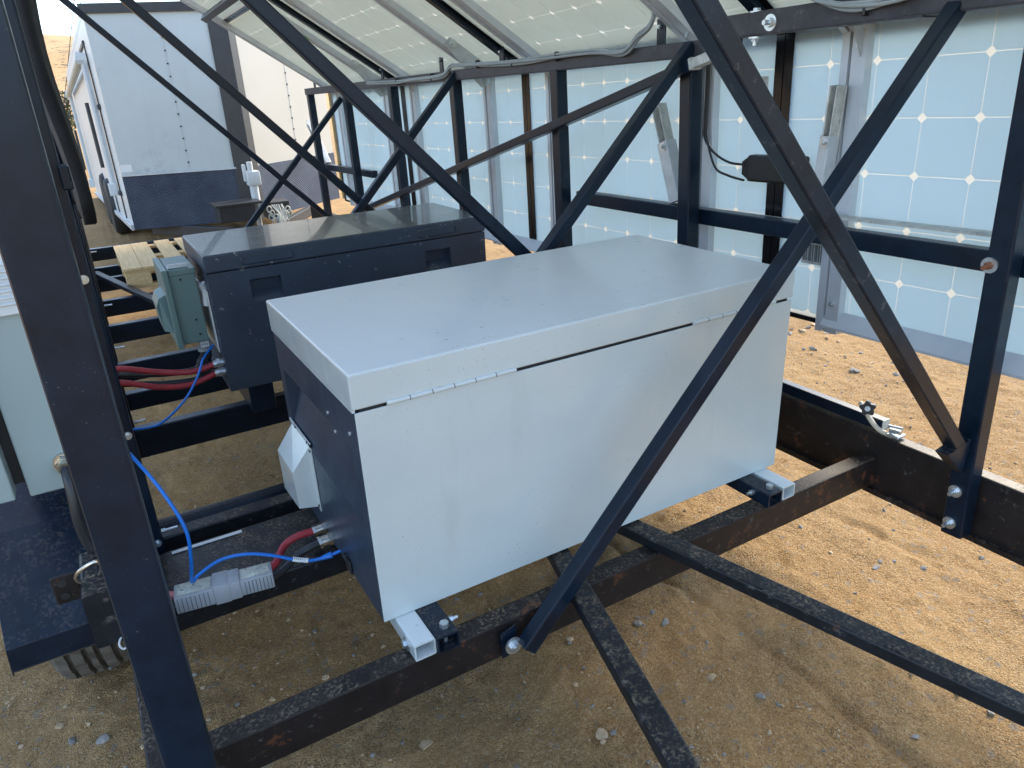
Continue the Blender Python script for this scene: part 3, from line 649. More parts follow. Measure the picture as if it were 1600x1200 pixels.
km.box((KX0, KY0+.004, KZ0), (KX0+.004, KY1, KL-.004)); km.box((KX1-.004, KY0+.004, KZ0), (KX1, KY1, KL-.004)); km.box((KX0, KY1-.004, KZ0), (KX1, KY1, KL-.004))
obj('body', km, 'charcoal', kb)
for h in kholes:
    q = MB(); q.box((h[0], KY0+.038, h[2]), (h[1], KY0+.042, h[3])); q.quad((h[0], KY0+.003, h[3]), (h[1], KY0+.003, h[3]), (h[1], KY0+.038, h[3]-.012), (h[0], KY0+.038, h[3]-.012))
    q.quad((h[0], KY0+.003, h[2]), (h[1], KY0+.003, h[2]), (h[1], KY0+.038, h[2]+.035), (h[0], KY0+.038, h[2]+.035))
    for xx in (h[0], h[1]): q.quad((xx, KY0+.003, h[2]), (xx, KY0+.04, h[2]), (xx, KY0+.04, h[3]), (xx, KY0+.003, h[3]))
    obj('handle_pocket', q, 'charcoal', kb)
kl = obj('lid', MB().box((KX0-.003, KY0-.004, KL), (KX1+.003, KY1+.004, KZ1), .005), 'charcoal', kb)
obj('lid_sheen_skin', MB().box((KX0+.002, KY0+.001, KZ1-.004), (KX1-.002, KY1-.001, KZ1+.0012), .0006, 1), 'charcoal_lid', kl)  # thin added skin carrying the lid's painted sheen
for x0, x1 in ((.078, .262), (.745, .915)):
    # pressed oval handle: raised lip round a shallow pocket
    rg = MB(); z0, z1 = .523, .556
    pts = []
    for cx, cz, a0 in ((x1-.010, z1-.010, 0), (x0+.010, z1-.010, 90), (x0+.010, z0+.010, 180), (x1-.010, z0+.010, 270)):
        for k in range(4):
            an = math.radians(a0+30*k); pts.append((cx+.010*math.cos(an), cz+.010*math.sin(an)))
    inn = [((p[0]-(x0+x1)/2)*.965+(x0+x1)/2, (p[1]-(z0+z1)/2)*.80+(z0+z1)/2) for p in pts]
    n_ = len(pts); yo = KY0-.004
    rg.add([(a, yo-.0005, b_) for a, b_ in pts]+[(a, yo-.0045, b_) for a, b_ in inn]+[((a-(x0+x1)/2)*.985+(x0+x1)/2, yo-.0008, (b_-(z0+z1)/2)*.88+(z0+z1)/2) for a, b_ in inn],
           [(i, (i+1) % n_, n_+(i+1) % n_, n_+i) for i in range(n_)]+[(n_+i, n_+(i+1) % n_, 2*n_+(i+1) % n_, 2*n_+i) for i in range(n_)]+[tuple(range(2*n_, 3*n_))])
    obj('lid_handle', rg, 'charcoal', kl)
for x in (.02, .92):
    obj('foot', MB().box((x, KY0+.01, -.036), (x+.09, KY1-.02, KZ0+.001), .003, 1), 'steel', kb)
for z_ in (.170, .135): obj('cable_gland', MB().cyl((KX0, 1.46, z_), (KX0-.035, 1.46, z_), .014, 14).cyl((KX0-.012, 1.46, z_), (KX0-.022, 1.46, z_), .018, 6), 'zinc', kb)
obj('end_plate', MB().box((KX0-.006, KY0+.05, .21), (KX0-.001, KY1-.06, .44), .002, 1), 'galv', kb)
# ================================================================== GREY-GREEN DISCONNECT SWITCH
ds = thing('disconnect_switch', (-.12, 1.55, .26), 'grey green metal disconnect switch box on the end of the charcoal chest', 'switch box')
obj('housing', MB().box((-.158, 1.48, .256), (-.070, 1.72, .522), .004), 'sage', ds)
obj('cover', MB().box((-.176, 1.468, .245), (-.156, 1.735, .530), .003), 'sage', ds)
obj('cover_lip', MB().box((-.156, 1.476, .505), (-.066, 1.73, .526), .003, 1), 'sage', ds)
obj('operator', MB().prism([(-.176, 1.50, .30), (-.205, 1.51, .31), (-.212, 1.515, .40), (-.20, 1.52, .425), (-.176, 1.525, .435)], (0, .15, 0)), 'sage', ds)
obj('top_handle', MB().box((-.150, 1.50, .527), (-.085, 1.535, .532), .001, 1).bar((-.15, 1.505, .538), (-.085, 1.505, .538), .008, .008, (0, 0, 1), .002), 'galv', ds)
for x_, z_ in ((-.120, .49), (-.098, .34), (-.095, .285)): obj('screw', MB().cyl((x_, 1.481, z_), (x_, 1.477, z_), .004, 8), 'knob', ds)
cf = obj('conduit_fitting', MB().cyl((-.085, 1.53, .256), (-.085, 1.53, .215), .021, 18).cyl((-.085, 1.53, .222), (-.085, 1.53, .208), .026, 18), 'cable_grey', ds, True)
obj('fitting_label', MB().box((-.099, 1.506, .226), (-.071, 1.5085, .246)), 'label', cf)
pm = MB()
for k in range(4): pm.box((-.096+k*.006, 1.5052, .231), (-.0935+k*.006, 1.5058, .241))
obj('label_print', pm, 'print', cf)
obj('corrugated_elbow', MB().sweep([(-.085, 1.53, .212), (-.088, 1.525, .185), (-.105, 1.52, .165), (-.112, 1.515, .140), (-.09, 1.51, .125), (-.05, 1.5, .125)], [.02, .022]*20, 10, 6), 'rubber', ds)
obj('side_pipe', MB().sweep([(-.055, 1.50, .46), (-.045, 1.50, .43), (-.05, 1.50, .38)], .018, 12, 5), 'galv', ds, True)
# ================================================================== PALLET
pa = thing('pallet', (.25, 4.28, -.03), 'pale new wooden pallet lying on the rear crossmembers', 'pallet')
px = -.215
for k, (x_, w_) in enumerate(((-.225, .11), (-.113, .11), (.045, .10), (.185, .10), (.33, .10), (.475, .10), (.62, .10), (.755, .11))):
    q = MB().box((x_, 3.83+random.uniform(-.006, .006), .082), (x_+w_, 4.76+random.uniform(-.006, .006), .100+random.uniform(-.001, .001)), .002, 1); obj('deck_board', q, 'pine', pa)
for y_ in (3.835, 4.25, 4.665):
    obj('stringer_board', MB().box((-.22, y_, .064), (.86, y_+.085, .0815), .002, 1), 'pine', pa)
    for x_ in (-.22, .27, .76): obj('block', MB().box((x_, y_, -.016), (x_+(.145 if x_ < 0 else .10), y_+.085, .0635), .002, 1), 'pine', pa)
    obj('base_board', MB().box((-.22, y_, -.033), (.86, y_+.085, -.0165), .002, 1), 'pine', pa)
# ================================================================== GREY ENCLOSURE AT THE LEFT
en = thing('electrical_enclosure', (-.53, .58, .32), 'grey electrical enclosure with louvred vent above the wheel fender', 'enclosure')
obj('cabinet', MB().box((-.590, .40, .322), (-.468, .80, 1.20), .004), 'grey_enc', en)
obj('door', MB().box((-.640, .375, .335), (-.612, .80, 1.20), .003), 'grey_enc', en)
obj('door_gap_fill', MB().box((-.613, .42, .35), (-.589, .78, 1.18)), 'rubber', en)  # black fill that paints the shade in the gap behind the door
vp = obj('vent_panel', MB().box((-.600, .386, .708), (-.468, .3995, .835), .002, 1), 'grey_light', en)
for k in range(7):
    z_ = .735+k*.0125; hw = .044*math.sqrt(max(.05, 1-((k-3)/3.6)**2))
    obj('louvre', MB().prism([(-.527-hw, .3855, z_), (-.527-hw, .3785, z_-.004), (-.527-hw, .3785, z_-.0055), (-.527-hw, .3855, z_-.0085)], (2*hw, 0, 0)), 'grey_light', vp)
gl = MB().cyl((-.513, .40, .383), (-.513, .390, .383), .021, 20).cyl((-.513, .390, .383), (-.513, .378, .382), .018, 6).cyl((-.513, .378, .382), (-.513, .366, .380), .014, 16)
obj('cable_gland', gl, 'brass', en)
def cable(name, pts, r, mat, label, cat='cable', group=None, n=10):
    return tag(obj(name, MB().sweep(pts, r, n, 7), mat, None, True), label, cat, group)
cable('power_cable', [(-.513, .372, .381), (-.512, .35, .365), (-.513, .335, .32), (-.516, .33, .27), (-.512, .33, .22), (-.498, .33, .17), (-.476, .34, .13), (-.455, .40, .08), (-.44, .47, .0)], .0105, 'cable_black', 'thick black cable dropping from the gland under the grey enclosure')
# ================================================================== CABLES AND PLUGS BY THE WHITE CHEST
def plug(name, c, d, ln, wd, ht, label):
    c, d = Vector(c), Vector(d).normalized(); s_ = Vector((0, 0, 1)).cross(d)
    root = thing(name, c-Vector((0, 0, ht/2)), label, 'connector', 'grey plugs joined on the plank')
    def bx(a, b_, mat, nm, par=root, bev=.003):
        m_ = MB().box(a, b_, bev, 2)
        m_.v = [tuple(c+d*v[0]+s_*v[1]+Vector((0, 0, v[2]))) for v in m_.v]
        return obj(nm, m_, mat, par, True)
    h = bx((-ln/2, -wd/2, -ht/2), (ln/2, wd/2, ht/2), 'plug', 'housing')
    bx((ln*.20, -wd/2-.003, -ht/2-.002), (ln*.5, wd/2+.003, ht/2+.004), 'plug', 'collar')
    bx((-ln*.44, -wd*.36, ht/2+.0004), (ln*.17, wd*.36, ht/2+.0022), 'plug_top', 'cover_label', root, .0006)
    for k in range(8):
        x_ = -ln*.45+k*ln*.078
        bx((x_, -wd/2-.0006, -ht*.44), (x_+.0017, -wd/2+.002, ht*.40), 'print', 'grip_groove', h, .0002)
        bx((x_, wd/2-.002, -ht*.44), (x_+.0017, wd/2+.0006, ht*.40), 'print', 'grip_groove', h, .0002)
    return root
plug('battery_connector', (-.322, .358, -.015), (1, -.14, 0), .122, .058, .044, 'grey battery plug with worn label, left one of the joined pair on the plank')
plug('battery_connector', (-.216, .343, -.015), (-1, .14, 0), .108, .054, .042, 'grey battery plug with red and black leads, right one of the joined pair')
cable('battery_lead', [(-.172, .345, -.006), (-.145, .362, -.002), (-.115, .40, .010), (-.08, .408, .020), (-.035, .411, .019)], .0095, 'cable_red', 'short red lead between the grey plug and the white chest')
cable('battery_lead', [(-.172, .330, -.020), (-.14, .342, -.018), (-.10, .358, -.006), (-.065, .36, .006), (-.035, .362, .010)], .0105, 'cable_black', 'short black lead between the grey plug and the white chest')
cable('battery_lead', [(-.375, .372, -.008), (-.40, .385, -.004), (-.43, .44, .0), (-.45, .50, .02)], .010, 'cable_pink', 'faded pink lead leaving the left end of the grey plug')
cable('battery_lead', [(-.375, .355, -.026), (-.41, .365, -.03), (-.44, .42, -.03)], .010, 'cable_black', 'black lead beneath the faded pink lead')
bc = cable('data_cable', [(-.43, .62, .34), (-.385, .44, .325), (-.35, .36, .27), (-.325, .33, .18), (-.33, .33, .10), (-.338, .35, .04), (-.337, .37, .016), (-.318, .368, .032), (-.27, .365, .052), (-.215, .35, .056), (-.16, .335, .040), (-.105, .32, .012), (-.085, .315, .004), (-.055, .31, .000), (-.025, .30, .006), (.0, .295, .012)], .0042, 'cable_blue', 'thin blue data cable looping over the grey plugs')
sl = obj('cable_label', MB().sweep([(-.112, .3235, .0155), (-.095, .319, .0085), (-.078, .314, .0035)], .0062, 10, 4), 'label', bc, True)
obj('cable_boot', MB().sweep([(-.045, .307, .0015), (-.022, .299, .007)], [.0055, .0085], 8, 1), 'cable_blue', bc)
pm = MB()
for k in range(7):
    q = Vector((-.109+k*.0045, .3175-.001*k, .0190-.0019*k)); pm.box(q-Vector((.0012, .0012, .0004)), q+Vector((.0012, .0012, .0006)))
obj('label_print', pm, 'print', sl)
cable('far_lead', [(-.44, 1.44, .235), (-.366, 1.45, .224), (-.25, 1.46, .180), (-.15, 1.46, .158), (-.075, 1.46, .168)], .0105, 'cable_red', 'upper red lead running to the charcoal chest')
cable('far_lead', [(-.44, 1.42, .20), (-.367, 1.43, .178), (-.27, 1.44, .135), (-.17, 1.45, .115), (-.075, 1.46, .133)], .0105, 'cable_red', 'lower red lead running to the charcoal chest')
cable('far_lead', [(-.44, 1.50, .20), (-.36, 1.50, .185), (-.25, 1.50, .160), (-.15, 1.50, .15), (-.055, 1.50, .165)], .0105, 'cable_black', 'upper black lead between the red leads at the charcoal chest')
cable('far_lead', [(-.44, 1.48, .17), (-.36, 1.48, .155), (-.25, 1.48, .130), (-.15, 1.48, .12), (-.055, 1.48, .135)], .0105, 'cable_black', 'lower black lead between the red leads at the charcoal chest')
cable('data_cable', [(-.40, 1.42, .012), (-.33, 1.40, .010), (-.28, 1.38, .03), (-.20, 1.38, .09), (-.14, 1.40, .16), (-.11, 1.43, .205), (-.075, 1.47, .225), (-.06, 1.50, .228)], .0042, 'cable_blue', 'thin blue cable hanging in a curve below the switch box')
# cables on the beam and on the wall panels
def bundle(pts, name, label, offs, mat):
    m_ = MB()
    for o_, ph in offs: m_.sweep([Vector(p)+Vector((-.004*ph, 0, o_+.004*math.sin(i*1.9+ph))) for i, p in enumerate(pts)], .0052, 8, 6)
    return tag(obj(name, m_, mat, None, True), label, 'cable')
bpts = [(1.485, 3.77, 1.094), (1.487, 3.26, 1.092), (1.485, 3.06, 1.100), (1.488, 2.62, 1.108), (1.485, 2.49, 1.150), (1.487, 2.38, 1.156), (1.485, 1.86, 1.145), (1.487, 1.50, 1.152), (1.485, 1.25, 1.160), (1.485, 1.06, 1.148), (1.482, .97, 1.19), (1.482, .90, 1.23), (1.49, .885, 1.32), (1.50, .90, 1.42)]
bu = bundle(bpts, 'cable_bundle', 'grey cables tied along the far half of the top beam', ((0, 0), (.012, 1.2), (.003, 2.2)), 'cable_grey')
for y_, z_ in ((3.26, 1.10), (2.75, 1.112), (2.2, 1.156), (1.86, 1.152), (1.50, 1.158)):
    obj('cable_tie', MB().box((1.476, y_-.004, z_-.018), (1.4995, y_+.004, z_+.020), .003, 1), 'knob', bu)
for y_ in (1.13,): pass
bu2 = bundle([(1.49, .34, 1.36), (1.488, .27, 1.262), (1.486, .18, 1.222), (1.485, .10, 1.206), (1.485, .01, 1.210), (1.487, -.06, 1.228), (1.49, -.15, 1.30)], 'cable_bundle', 'grey cables sagging in a loop at the near end of the top beam', ((0, 0), (.011, 1.5), (.004, 2.4)), 'cable_grey')
obj('cable_tie', MB().box((1.476, .075, 1.188), (1.4995, .083, 1.232), .003, 1), 'knob', bu2)
for k in range(2):
    d = .010*k
    cable('panel_cable', [(1.648-.004*k, .805-d, 1.16), (1.648, .795-d, 1.05), (1.646, .792-d, .90), (1.645, .785-d, .85), (1.643, .735-d, .805-.05*k), (1.642, .66, .776-.045*k), (1.643, .585, .772-.052*k)], .0042, 'cable_black', ('upper' if k == 0 else 'lower')+' black cable from the junction box on the right panels')
cable('roof_cable', [(1.20, 4.25, 1.535), (1.23, 4.32, 1.49), (1.26, 4.22, 1.455), (1.28, 4.05, 1.47), (1.29, 3.85, 1.515)], .006, 'cable_black', 'black cable drooping in a loop under the sloping roof panels')
# ================================================================== HOLD-DOWN CLAMP ON THE RAIL
cl = thing('clamp', (1.60, -.06, .03), 'bent cream strap clamp with black star knob on the right rail', 'clamp')
st = MB(); sp = [(1.575, -.012, .108), (1.572, -.030, .098), (1.575, -.055, .066), (1.58, -.085, .042), (1.585, -.125, .036)]
st.sweep(sp, .0075, 6, 5); obj('strap', st, 'cream', cl, True)
kn = MB(); cxk = Vector((1.560, -.050, .110)); dk = Vector((-.85, -.45, .15)).normalized(); ak = dk.orthogonal().normalized(); bk = dk.cross(ak)
ring = []
for k in range(40):
    an = 2*math.pi*k/40; rr = .0205+.0038*math.cos(an*5); ring.append(cxk+(ak*math.cos(an)+bk*math.sin(an))*rr)
kn.prism(ring, dk*.016); obj('knob', kn, 'knob', cl)
obj('knob_insert', MB().cyl(cxk+dk*.016, cxk+dk*.018, .008, 14), 'galv', cl)
obj('stem', MB().cyl(cxk, cxk-dk*.045, .009, 12), 'knob', cl)
obj('latch_tongue', MB().box((1.572, -.150, .036), (1.612, -.112, .044), .002, 1).cyl((1.585, -.115, .052), (1.585, -.150, .056), .008, 10).cyl((1.60, -.10, .055), (1.60, -.145, .062), .006, 10), 'zinc', cl)
# ================================================================== TARP BESIDE THE LEFT POSTS
tp = MB(); nU, nV = 14, 22
def TX(z_): return .016+.004*math.sin(z_*4)
for j in range(nV):
    z_ = .775+(2.3-.775)*j/(nV-1)
    for i in range(nU):
        y_ = 1.02+.50*i/(nU-1)
        edge = .030*math.sin(z_*5+1)+.02*math.sin(z_*13)
        tp.v.append((-.372+.006*math.sin(i*1.1+z_*3)+(.9-(z_-.7)*.0)*.0+TX(z_)+.010*math.sin(z_*9)+.012*math.sin(i*.9), y_, z_+(.02*math.sin(i*1.7) if j == 0 else 0)))
tp.f = [(j*nU+i, j*nU+i+1, (j+1)*nU+i+1, (j+1)*nU+i) for j in range(nV-1) for i in range(nU-1)]
to = obj('tarp', tp, 'tarp', None, True); tag(to, 'black tarp hanging ragged behind the left corner posts', 'tarp')
q = to.modifiers.new('thickness', 'SOLIDIFY'); q.thickness = .028; q.offset = 0
sb = obj('strap_bracket', MB().box((-.383, .60, .905), (-.362, .66, .955), .003, 1), 'steel', tr)
# ================================================================== ENCLOSED WHITE TRAILER BEHIND
et = thing('cargo_trailer', (1.0, 9.0, GZ), 'white enclosed cargo trailer with dark diamond plate on its pointed nose, parked behind', 'trailer')
TA, TT, TB = Vector((.03, 6.50, 0)), Vector((1.10, 6.20, 0)), Vector((2.17, 6.97, 0))
LD = Vector((-.015, 1, -.05)); LEN = 6.8
zb, zp, zt, zr = -.06, .43, 1.76, 1.835
def wallq(a, b_, z0, z1, th=.02):
    a, b_ = Vector(a), Vector(b_); d = (b_-a).normalized(); n_ = Vector((d.y, -d.x, 0))
    return MB().prism([a+Vector((0, 0, z0)), b_+Vector((0, 0, z0)), b_+Vector((0, 0, z1)), a+Vector((0, 0, z1))], -n_*th)
def fix(o_):
    return o_
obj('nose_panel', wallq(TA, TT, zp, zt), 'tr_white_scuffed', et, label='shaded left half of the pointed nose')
obj('nose_panel', wallq(TT, TB, zp, zt), 'tr_sunlit', et, label='sunlit right half of the pointed nose')
nl = (TT-TA).normalized(); nnl = Vector((nl.y, -nl.x, 0)); nr = (TB-TT).normalized(); nnr = Vector((nr.y, -nr.x, 0))
obj('diamond_plate', wallq(TA+nnl*.008, TT+nnl*.008, zb, zp), 'diamond', et); obj('diamond_plate', wallq(TT+nnr*.008, TB+nnr*.008, zb, zp), 'diamond', et)
obj('corner_post', MB().prism([TT-nl*.13+nnl*.015+Vector((0, 0, zb)), TT+Vector((.02, -.05, zb)), TT+nr*.11+nnr*.015+Vector((0, 0, zb)), TT+Vector((0, .05, zb))], (0, 0, zt-zb)), 'tr_black', et)
obj('top_trim', MB().prism([TA+nnl*.02+Vector((-.02, 0, zt)), TT+Vector((.0, -.03, zt)), TB+nnr*.02+Vector((.02, 0, zt)), TB+Vector((-.05, .08, zt)), TT+Vector((0, .06, zt)), TA+Vector((.05, .06, zt))], (0, 0, zr-zt)), 'tr_black', et)
obj('side_panel', wallq(TA+LD*LEN, TA, zb, zt), 'tr_white', et, label='left side with awning rails')
obj('side_panel', wallq(TB, TB+LD*LEN, zb, zt), 'tr_white', et)
obj('roof', MB().prism([TA+Vector((0, 0, zt+.005)), TT+Vector((0, 0, zt+.005)), TB+Vector((0, 0, zt+.005)), TB+LD*LEN+Vector((0, 0, zt+.005)), TA+LD*LEN+Vector((0, 0, zt+.005))], (0, 0, .06)), 'tr_white', et)
obj('floor', MB().prism([TA+Vector((.03, .03, zb)), TT+Vector((0, .05, zb)), TB+Vector((-.03, .05, zb)), TB+LD*LEN+Vector((0, 0, zb)), TA+LD*LEN+Vector((0, 0, zb))], (0, 0, .05)), 'tr_black', et)
obj('rear_panel', wallq(TB+LD*LEN, TA+LD*LEN, zb, zt), 'tr_white', et)
# seams of screws on the nose
for nm, P0, dd, nn, fr_ in (('l', TA, nl, nnl, .53), ('r', TT, nr, nnr, .55)):
    ln = ((TT-TA) if nm == 'l' else (TB-TT)).length; q = MB(); s0 = P0+dd*ln*fr_+nn*.0005
    for k in range(13): c_ = s0+Vector((0, 0, zp+.08+k*.105)); q.cyl(c_-nn*.001, c_+nn*.006, .0085, 6)
    obj('rivet_row', q, 'tr_black', et)
    obj('seam', MB().prism([s0-dd*.002+Vector((0, 0, zp)), s0+dd*.002+Vector((0, 0, zp)), s0+dd*.002+Vector((0, 0, zt)), s0-dd*.002+Vector((0, 0, zt))], nn*.0025), 'galv', et)
obj('plate_trim', MB().bar(TA+nnl*.012+Vector((0, 0, zp)), TT+nnl*.012+Vector((0, 0, zp)), .012, .016, (0, 0, 1), .002), 'galv', et)
obj('sticker', MB().prism([TA+nl*.005+nnl*.0015+Vector((0, 0, zp+.03)), TA+nl*.10+nnl*.0015+Vector((0, 0, zp+.03)), TA+nl*.10+nnl*.0015+Vector((0, 0, zp+.095)), TA+nl*.005+nnl*.0015+Vector((0, 0, zp+.095))], nnl*.002), 'label', et)
NS = Vector((-1, -.015, 0)).normalized()
def onside(s_, off, z_): return TA+LD*s_+NS*off+Vector((0, 0, z_))
# door outline, side trims
for s_ in (.62, 1.55):
    obj('door_edge', MB().prism([onside(s_, .003, zb+.06), onside(s_+.03, .003, zb+.06), onside(s_+.03, .003, zt-.15), onside(s_, .003, zt-.15)], NS*.01), 'tr_black', et)
obj('door_edge', MB().bar(onside(.62, .008, zt-.15), onside(1.58, .008, zt-.15), .02, .03, (0, 0, 1), .002), 'tr_black', et)
for z_ in (.25, 1.05): obj('door_hinge', MB().bar(onside(.52, .012, z_), onside(.74, .012, z_), .03, .04, (0, 0, 1), .004), 'tr_black', et)
obj('side_skirt', MB().bar(onside(.0, .012, zb+.02), onside(LEN, .012, zb+.02), .03, .05, (0, 0, 1), .004), 'galv', et)
aw = obj('awning_roller', MB().cyl(onside(.62, .075, 1.46), onside(6.0, .065, 1.48), .036, 18), 'galv_worn', et, True)
for s_, zt_, zb_ in ((.66, 1.49, .25), (6.0, 1.49, .12)):
    arm = obj('awning_arm', MB().bar(onside(s_, .045, zb_), onside(s_, .045, zt_), .05, .075, LD, .006), 'grey_light', et, True)
    obj('arm_slot', MB().bar(onside(s_-.041, .045, zb_+.05), onside(s_-.041, .045, zt_-.05), .012, .004, LD, .001), 'galv', arm)
    obj('arm_head', MB().bar(onside(s_, .02, zt_-.02), onside(s_, .105, zt_), .08, .10, (0, 0, 1), .02), 'grey_light', arm, True)
    obj('arm_foot', MB().bar(onside(s_-.02, .03, zb_+.04), onside(s_-.02, .10, zb_+.04), .07, .12, (0, 0, 1), .01), 'grey_light', arm)
    obj('gas_strut', MB().cyl(onside(s_+.10, .10, zb_+.25), onside(s_+.10, .10, zb_+.85), .018, 10), 'tr_black', arm)
for s_ in (2.5, 3.3):
    c_ = onside(s_, -.04, 0); c_.z = GZ+.33
    wq = bpy.data.objects.new('wheel', None); COL.objects.link(wq); wq.parent = et; wq.location = c_-FR[et.name]; FR[wq.name] = c_
    tq = MB(); n_ = 40; pf = [(-.09, .20), (-.10, .25), (-.085, .31), (-.05, .335), (.05, .335), (.085, .31), (.10, .25), (.09, .20)]
    for k in range(n_):
        for xo, rr in pf:
            p = c_ + Vector((xo, rr*math.cos(2*math.pi*k/n_), rr*math.sin(2*math.pi*k/n_))); tq.v.append(p[:])
    tq.f = [(k*8+j, k*8+j+1, ((k+1) % n_)*8+j+1, ((k+1) % n_)*8+j) for k in range(n_) for j in range(7)]
    obj('tyre', tq, 'rubber', wq, True); obj('rim', MB().cyl(c_+Vector((-.085, 0, 0)), c_+Vector((.07, 0, 0)), .205, 28), 'galv', wq, True)
    pass
# tongue jack, coupler beam, battery tray, chains
jk = obj('jack', MB().cyl((1.06, 5.92, .30), (1.06, 5.92, .14), .038, 18).cyl((1.055, 5.92, .14), (1.055, 5.92, -.40), .022, 14).cyl((1.055, 5.92, -.40), (1.055, 5.92, -.44), .07, 18), 'grey_light', et, True)
obj('jack_motor', MB().box((1.005, 5.865, .29), (1.125, 5.965, .42), .015).cyl((1.05, 5.90, .42), (1.05, 5.90, .50), .025, 12).box((.985, 5.89, .33), (1.012, 5.95, .48), .006), 'grey_light', jk, True)
for dx in (-.55, .50): obj('tongue_beam', MB().bar((1.04, 5.55, -.11), (1.04+dx*1.5, 6.75, -.11), .06, .10, (0, 0, 1), .006), 'tr_black', et)
obj('coupler', MB().bar((1.04, 5.65, -.09), (1.04, 5.28, -.09), .09, .08, (0, 0, 1), .012), 'galv_worn', et)
bt = obj('battery_tray', MB().box((.68, 5.70, .015), (.98, 5.95, .155), .006), 'tr_black', et)
obj('tray_lid', MB().bar((.655, 5.82, .165), (1.06, 5.82, .165), .29, .02, (0, 0, 1), .003), 'tr_black', bt)
obj('tongue_box', MB().box((1.10, 5.68, .0), (1.30, 5.92, .15), .005), 'tr_black', et)
ch = MB()
for k in range(16):
    a0 = Vector((1.10+.012*k, 5.62+.02*math.sin(k), .10-.10*math.sin(k/15*math.pi)-.05*(k % 2))); 
    ch.sweep([a0+Vector((.02*math.cos(q_), .010*(k % 2), .028*math.sin(q_))) for q_ in np.linspace(0, 2*math.pi, 9)], .006, 6, 2)
for k in range(4): ch.sweep([(1.12+.02*k, 5.60, .14), (1.17+.01*k, 5.57, .05-.02*k), (1.15, 5.55, -.06), (1.24-.01*k, 5.60, .02), (1.22, 5.66, .13)], .007, 6, 5)
obj('chain', ch, 'galv_worn', et, True)
mm = MB(); pa_, pb_ = Vector((-.66, 14.0, -.45)), Vector((.72, 14.0, 3.6)); dx = Vector((.05, 0, 0))
mm.cyl(pa_-dx, pb_-dx, .006, 6); mm.cyl(pa_+dx, pb_+dx, .006, 6)
for k in range(20):
    a_, b_ = pa_.lerp(pb_, k/20), pa_.lerp(pb_, (k+1)/20); sg = 1 if k % 2 else -1; mm.cyl(a_-dx*sg, b_+dx*sg, .004, 5)
tag(obj('lattice_mast', mm, 'tr_black'), 'thin leaning lattice mast rising beyond the white cargo trailer', 'mast')
# ================================================================== SHRUBS IN THE DISTANCE
def shrub(x, y, h, w_, label):
    gz = GZ-.02
    root = thing('shrub', (x, y, gz), label, 'shrub')
    lf = MB(); n_ = 900
    for k in range(n_):
        d = Vector(RNG.normal(size=3)); d.normalize(); rad = RNG.uniform(.3, 1)**.5
        lump = 1+.28*math.sin(d.x*5+x)*math.cos(d.z*4+y)
        c_ = Vector((x+d.x*w_*.5*rad*lump, y+d.y*w_*.5*rad*lump, gz+h*.52+d.z*h*.48*rad*lump))
        a_ = Vector(RNG.normal(size=3)).normalized()*h*.055; b_ = Vector(RNG.normal(size=3)).normalized()*h*.035
        lf.add([c_-a_, c_+b_, c_+a_, c_-b_], [(0, 1, 2, 3)])
    obj('foliage', lf, 'foliage', root)
    sm = MB()
    for k in range(5): sm.sweep([(x, y, gz), (x+RNG.uniform(-.2, .2)*w_, y+RNG.uniform(-.2, .2)*w_, gz+h*.4), (x+RNG.uniform(-.4, .4)*w_, y+RNG.uniform(-.4, .4)*w_, gz+h*.8)], .03, 5, 3)
    obj('stem', sm, 'twig', root)
shrub(-.2, 46, 2.1, 2.2, 'dark green shrub beyond the left side of the white cargo trailer')
# ================================================================== STONES AND GRAVEL
def rock_mesh(seed, mat):
    bm = bmesh.new(); bmesh.ops.create_icosphere(bm, subdivisions=2, radius=1); r_ = np.random.default_rng(seed)
    cuts = [(Vector(r_.normal(size=3)).normalized(), r_.uniform(.38, .72)) for _ in range(13)]
    for v_ in bm.verts:
        for n_, d in cuts:
            e = v_.co.dot(n_)-d
            if e > 0: v_.co -= n_*e
        v_.co.z *= .7
    me_ = bpy.data.meshes.new('stone'); bm.to_mesh(me_); bm.free(); me_.materials.append(MT[mat]); return me_
rocks = [rock_mesh(50+i, ('stone_a', 'stone_b', 'stone_c', 'stone_a', 'stone_c', 'stone_b')[i % 6]) for i in range(12)]
def put_stone(x, y, s_, k=None):
    o_ = bpy.data.objects.new('stone', rocks[random.randrange(12) if k is None else k]); COL.objects.link(o_); o_.parent = ground
    o_.location = (x, y, float(gheight(x, y))+s_*.16); o_.scale = (s_*random.uniform(1.0, 1.9), s_*random.uniform(.9, 1.4), s_*random.uniform(.8, 1.3)); o_.rotation_euler = (random.uniform(-.4, .4), random.uniform(-.4, .4), random.uniform(0, 6.28))
placed = 0
for _ in range(60): put_stone(random.uniform(-1.1, 1.0), random.uniform(-.75, .5), random.choice((.006, .007, .008, .010, .014, .018)))
for _ in range(20): put_stone(random.gauss(-.62, .16), random.gauss(.30, .14), random.uniform(.010, .017))
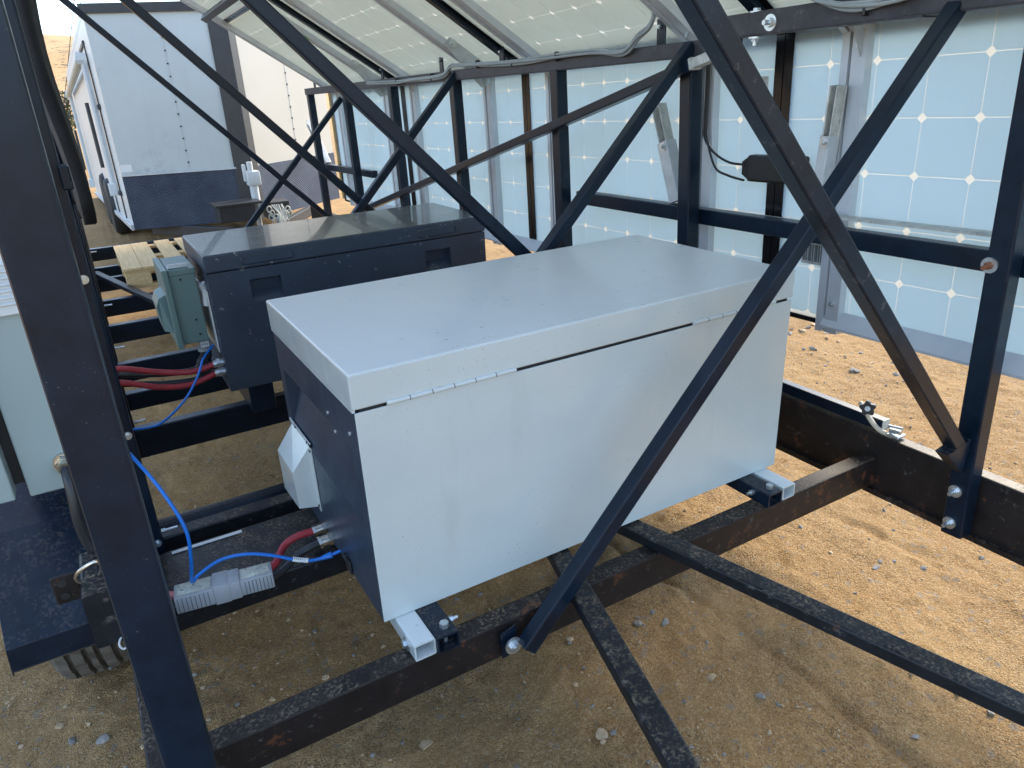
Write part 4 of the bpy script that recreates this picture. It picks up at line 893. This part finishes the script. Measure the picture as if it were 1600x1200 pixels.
for _ in range(70): put_stone(random.uniform(.6, 2.6), random.uniform(-1.2, 1.6), random.uniform(.006, .012))
for _ in range(60): put_stone(random.gauss(3.15, .35), random.gauss(1.6, .35), random.uniform(.012, .024))
for _ in range(70): put_stone(random.uniform(2.2, 4.5), random.uniform(-.4, 4.5), random.uniform(.010, .018))
# small gravel, one mesh
bm = bmesh.new(); bmesh.ops.create_icosphere(bm, subdivisions=1, radius=1); iv = np.array([v_.co[:] for v_ in bm.verts]); bm.verts.index_update(); fi = np.array([[v_.index for v_ in f.verts] for f in bm.faces]); bm.free()
for nm, mat, cnt in (('gravel', 'stone_c', 12000), ('gravel', 'stone_a', 3600), ('gravel', 'stone_b', 1600)):
    n1_ = int(cnt*.72); xs = np.concatenate([RNG.uniform(-1.6, 3.2, n1_), RNG.uniform(-2, 6, cnt-n1_)]); ys = np.concatenate([RNG.uniform(-1.3, 2.6, n1_), RNG.uniform(1.5, 8, cnt-n1_)])
    keep = vnoise(xs*1.7, ys*1.7, 31) > RNG.uniform(.25, .9, cnt); xs, ys = xs[keep], ys[keep]; n_ = len(xs)
    sc = np.exp(RNG.normal(math.log(.0028), .45, n_)).clip(.0012, .008)
    jit = 1+RNG.uniform(-.35, .35, (n_, len(iv), 1))
    v = iv[None]*jit*sc[:, None, None]*np.stack([RNG.uniform(.8, 1.4, n_), RNG.uniform(.8, 1.4, n_), RNG.uniform(.5, .9, n_)], -1)[:, None, :]
    v += np.stack([xs, ys, gheight(xs, ys)+sc*.25], -1)[:, None, :]
    ff = fi[None]+(np.arange(n_)*len(iv))[:, None, None]
    me = bpy.data.meshes.new(nm); me.from_pydata(v.reshape(-1, 3).tolist(), [], ff.reshape(-1, 3).tolist()); me.materials.append(MT[mat])
    g_ = link(nm, me, (0, 0, 0)); g_['kind'] = 'stuff'; g_['label'] = {'stone_c': 'fine tan gravel scattered over the sand', 'stone_a': 'fine grey gravel scattered over the sand', 'stone_b': 'fine blue grey gravel scattered over the sand'}[mat]; g_['category'] = 'gravel'
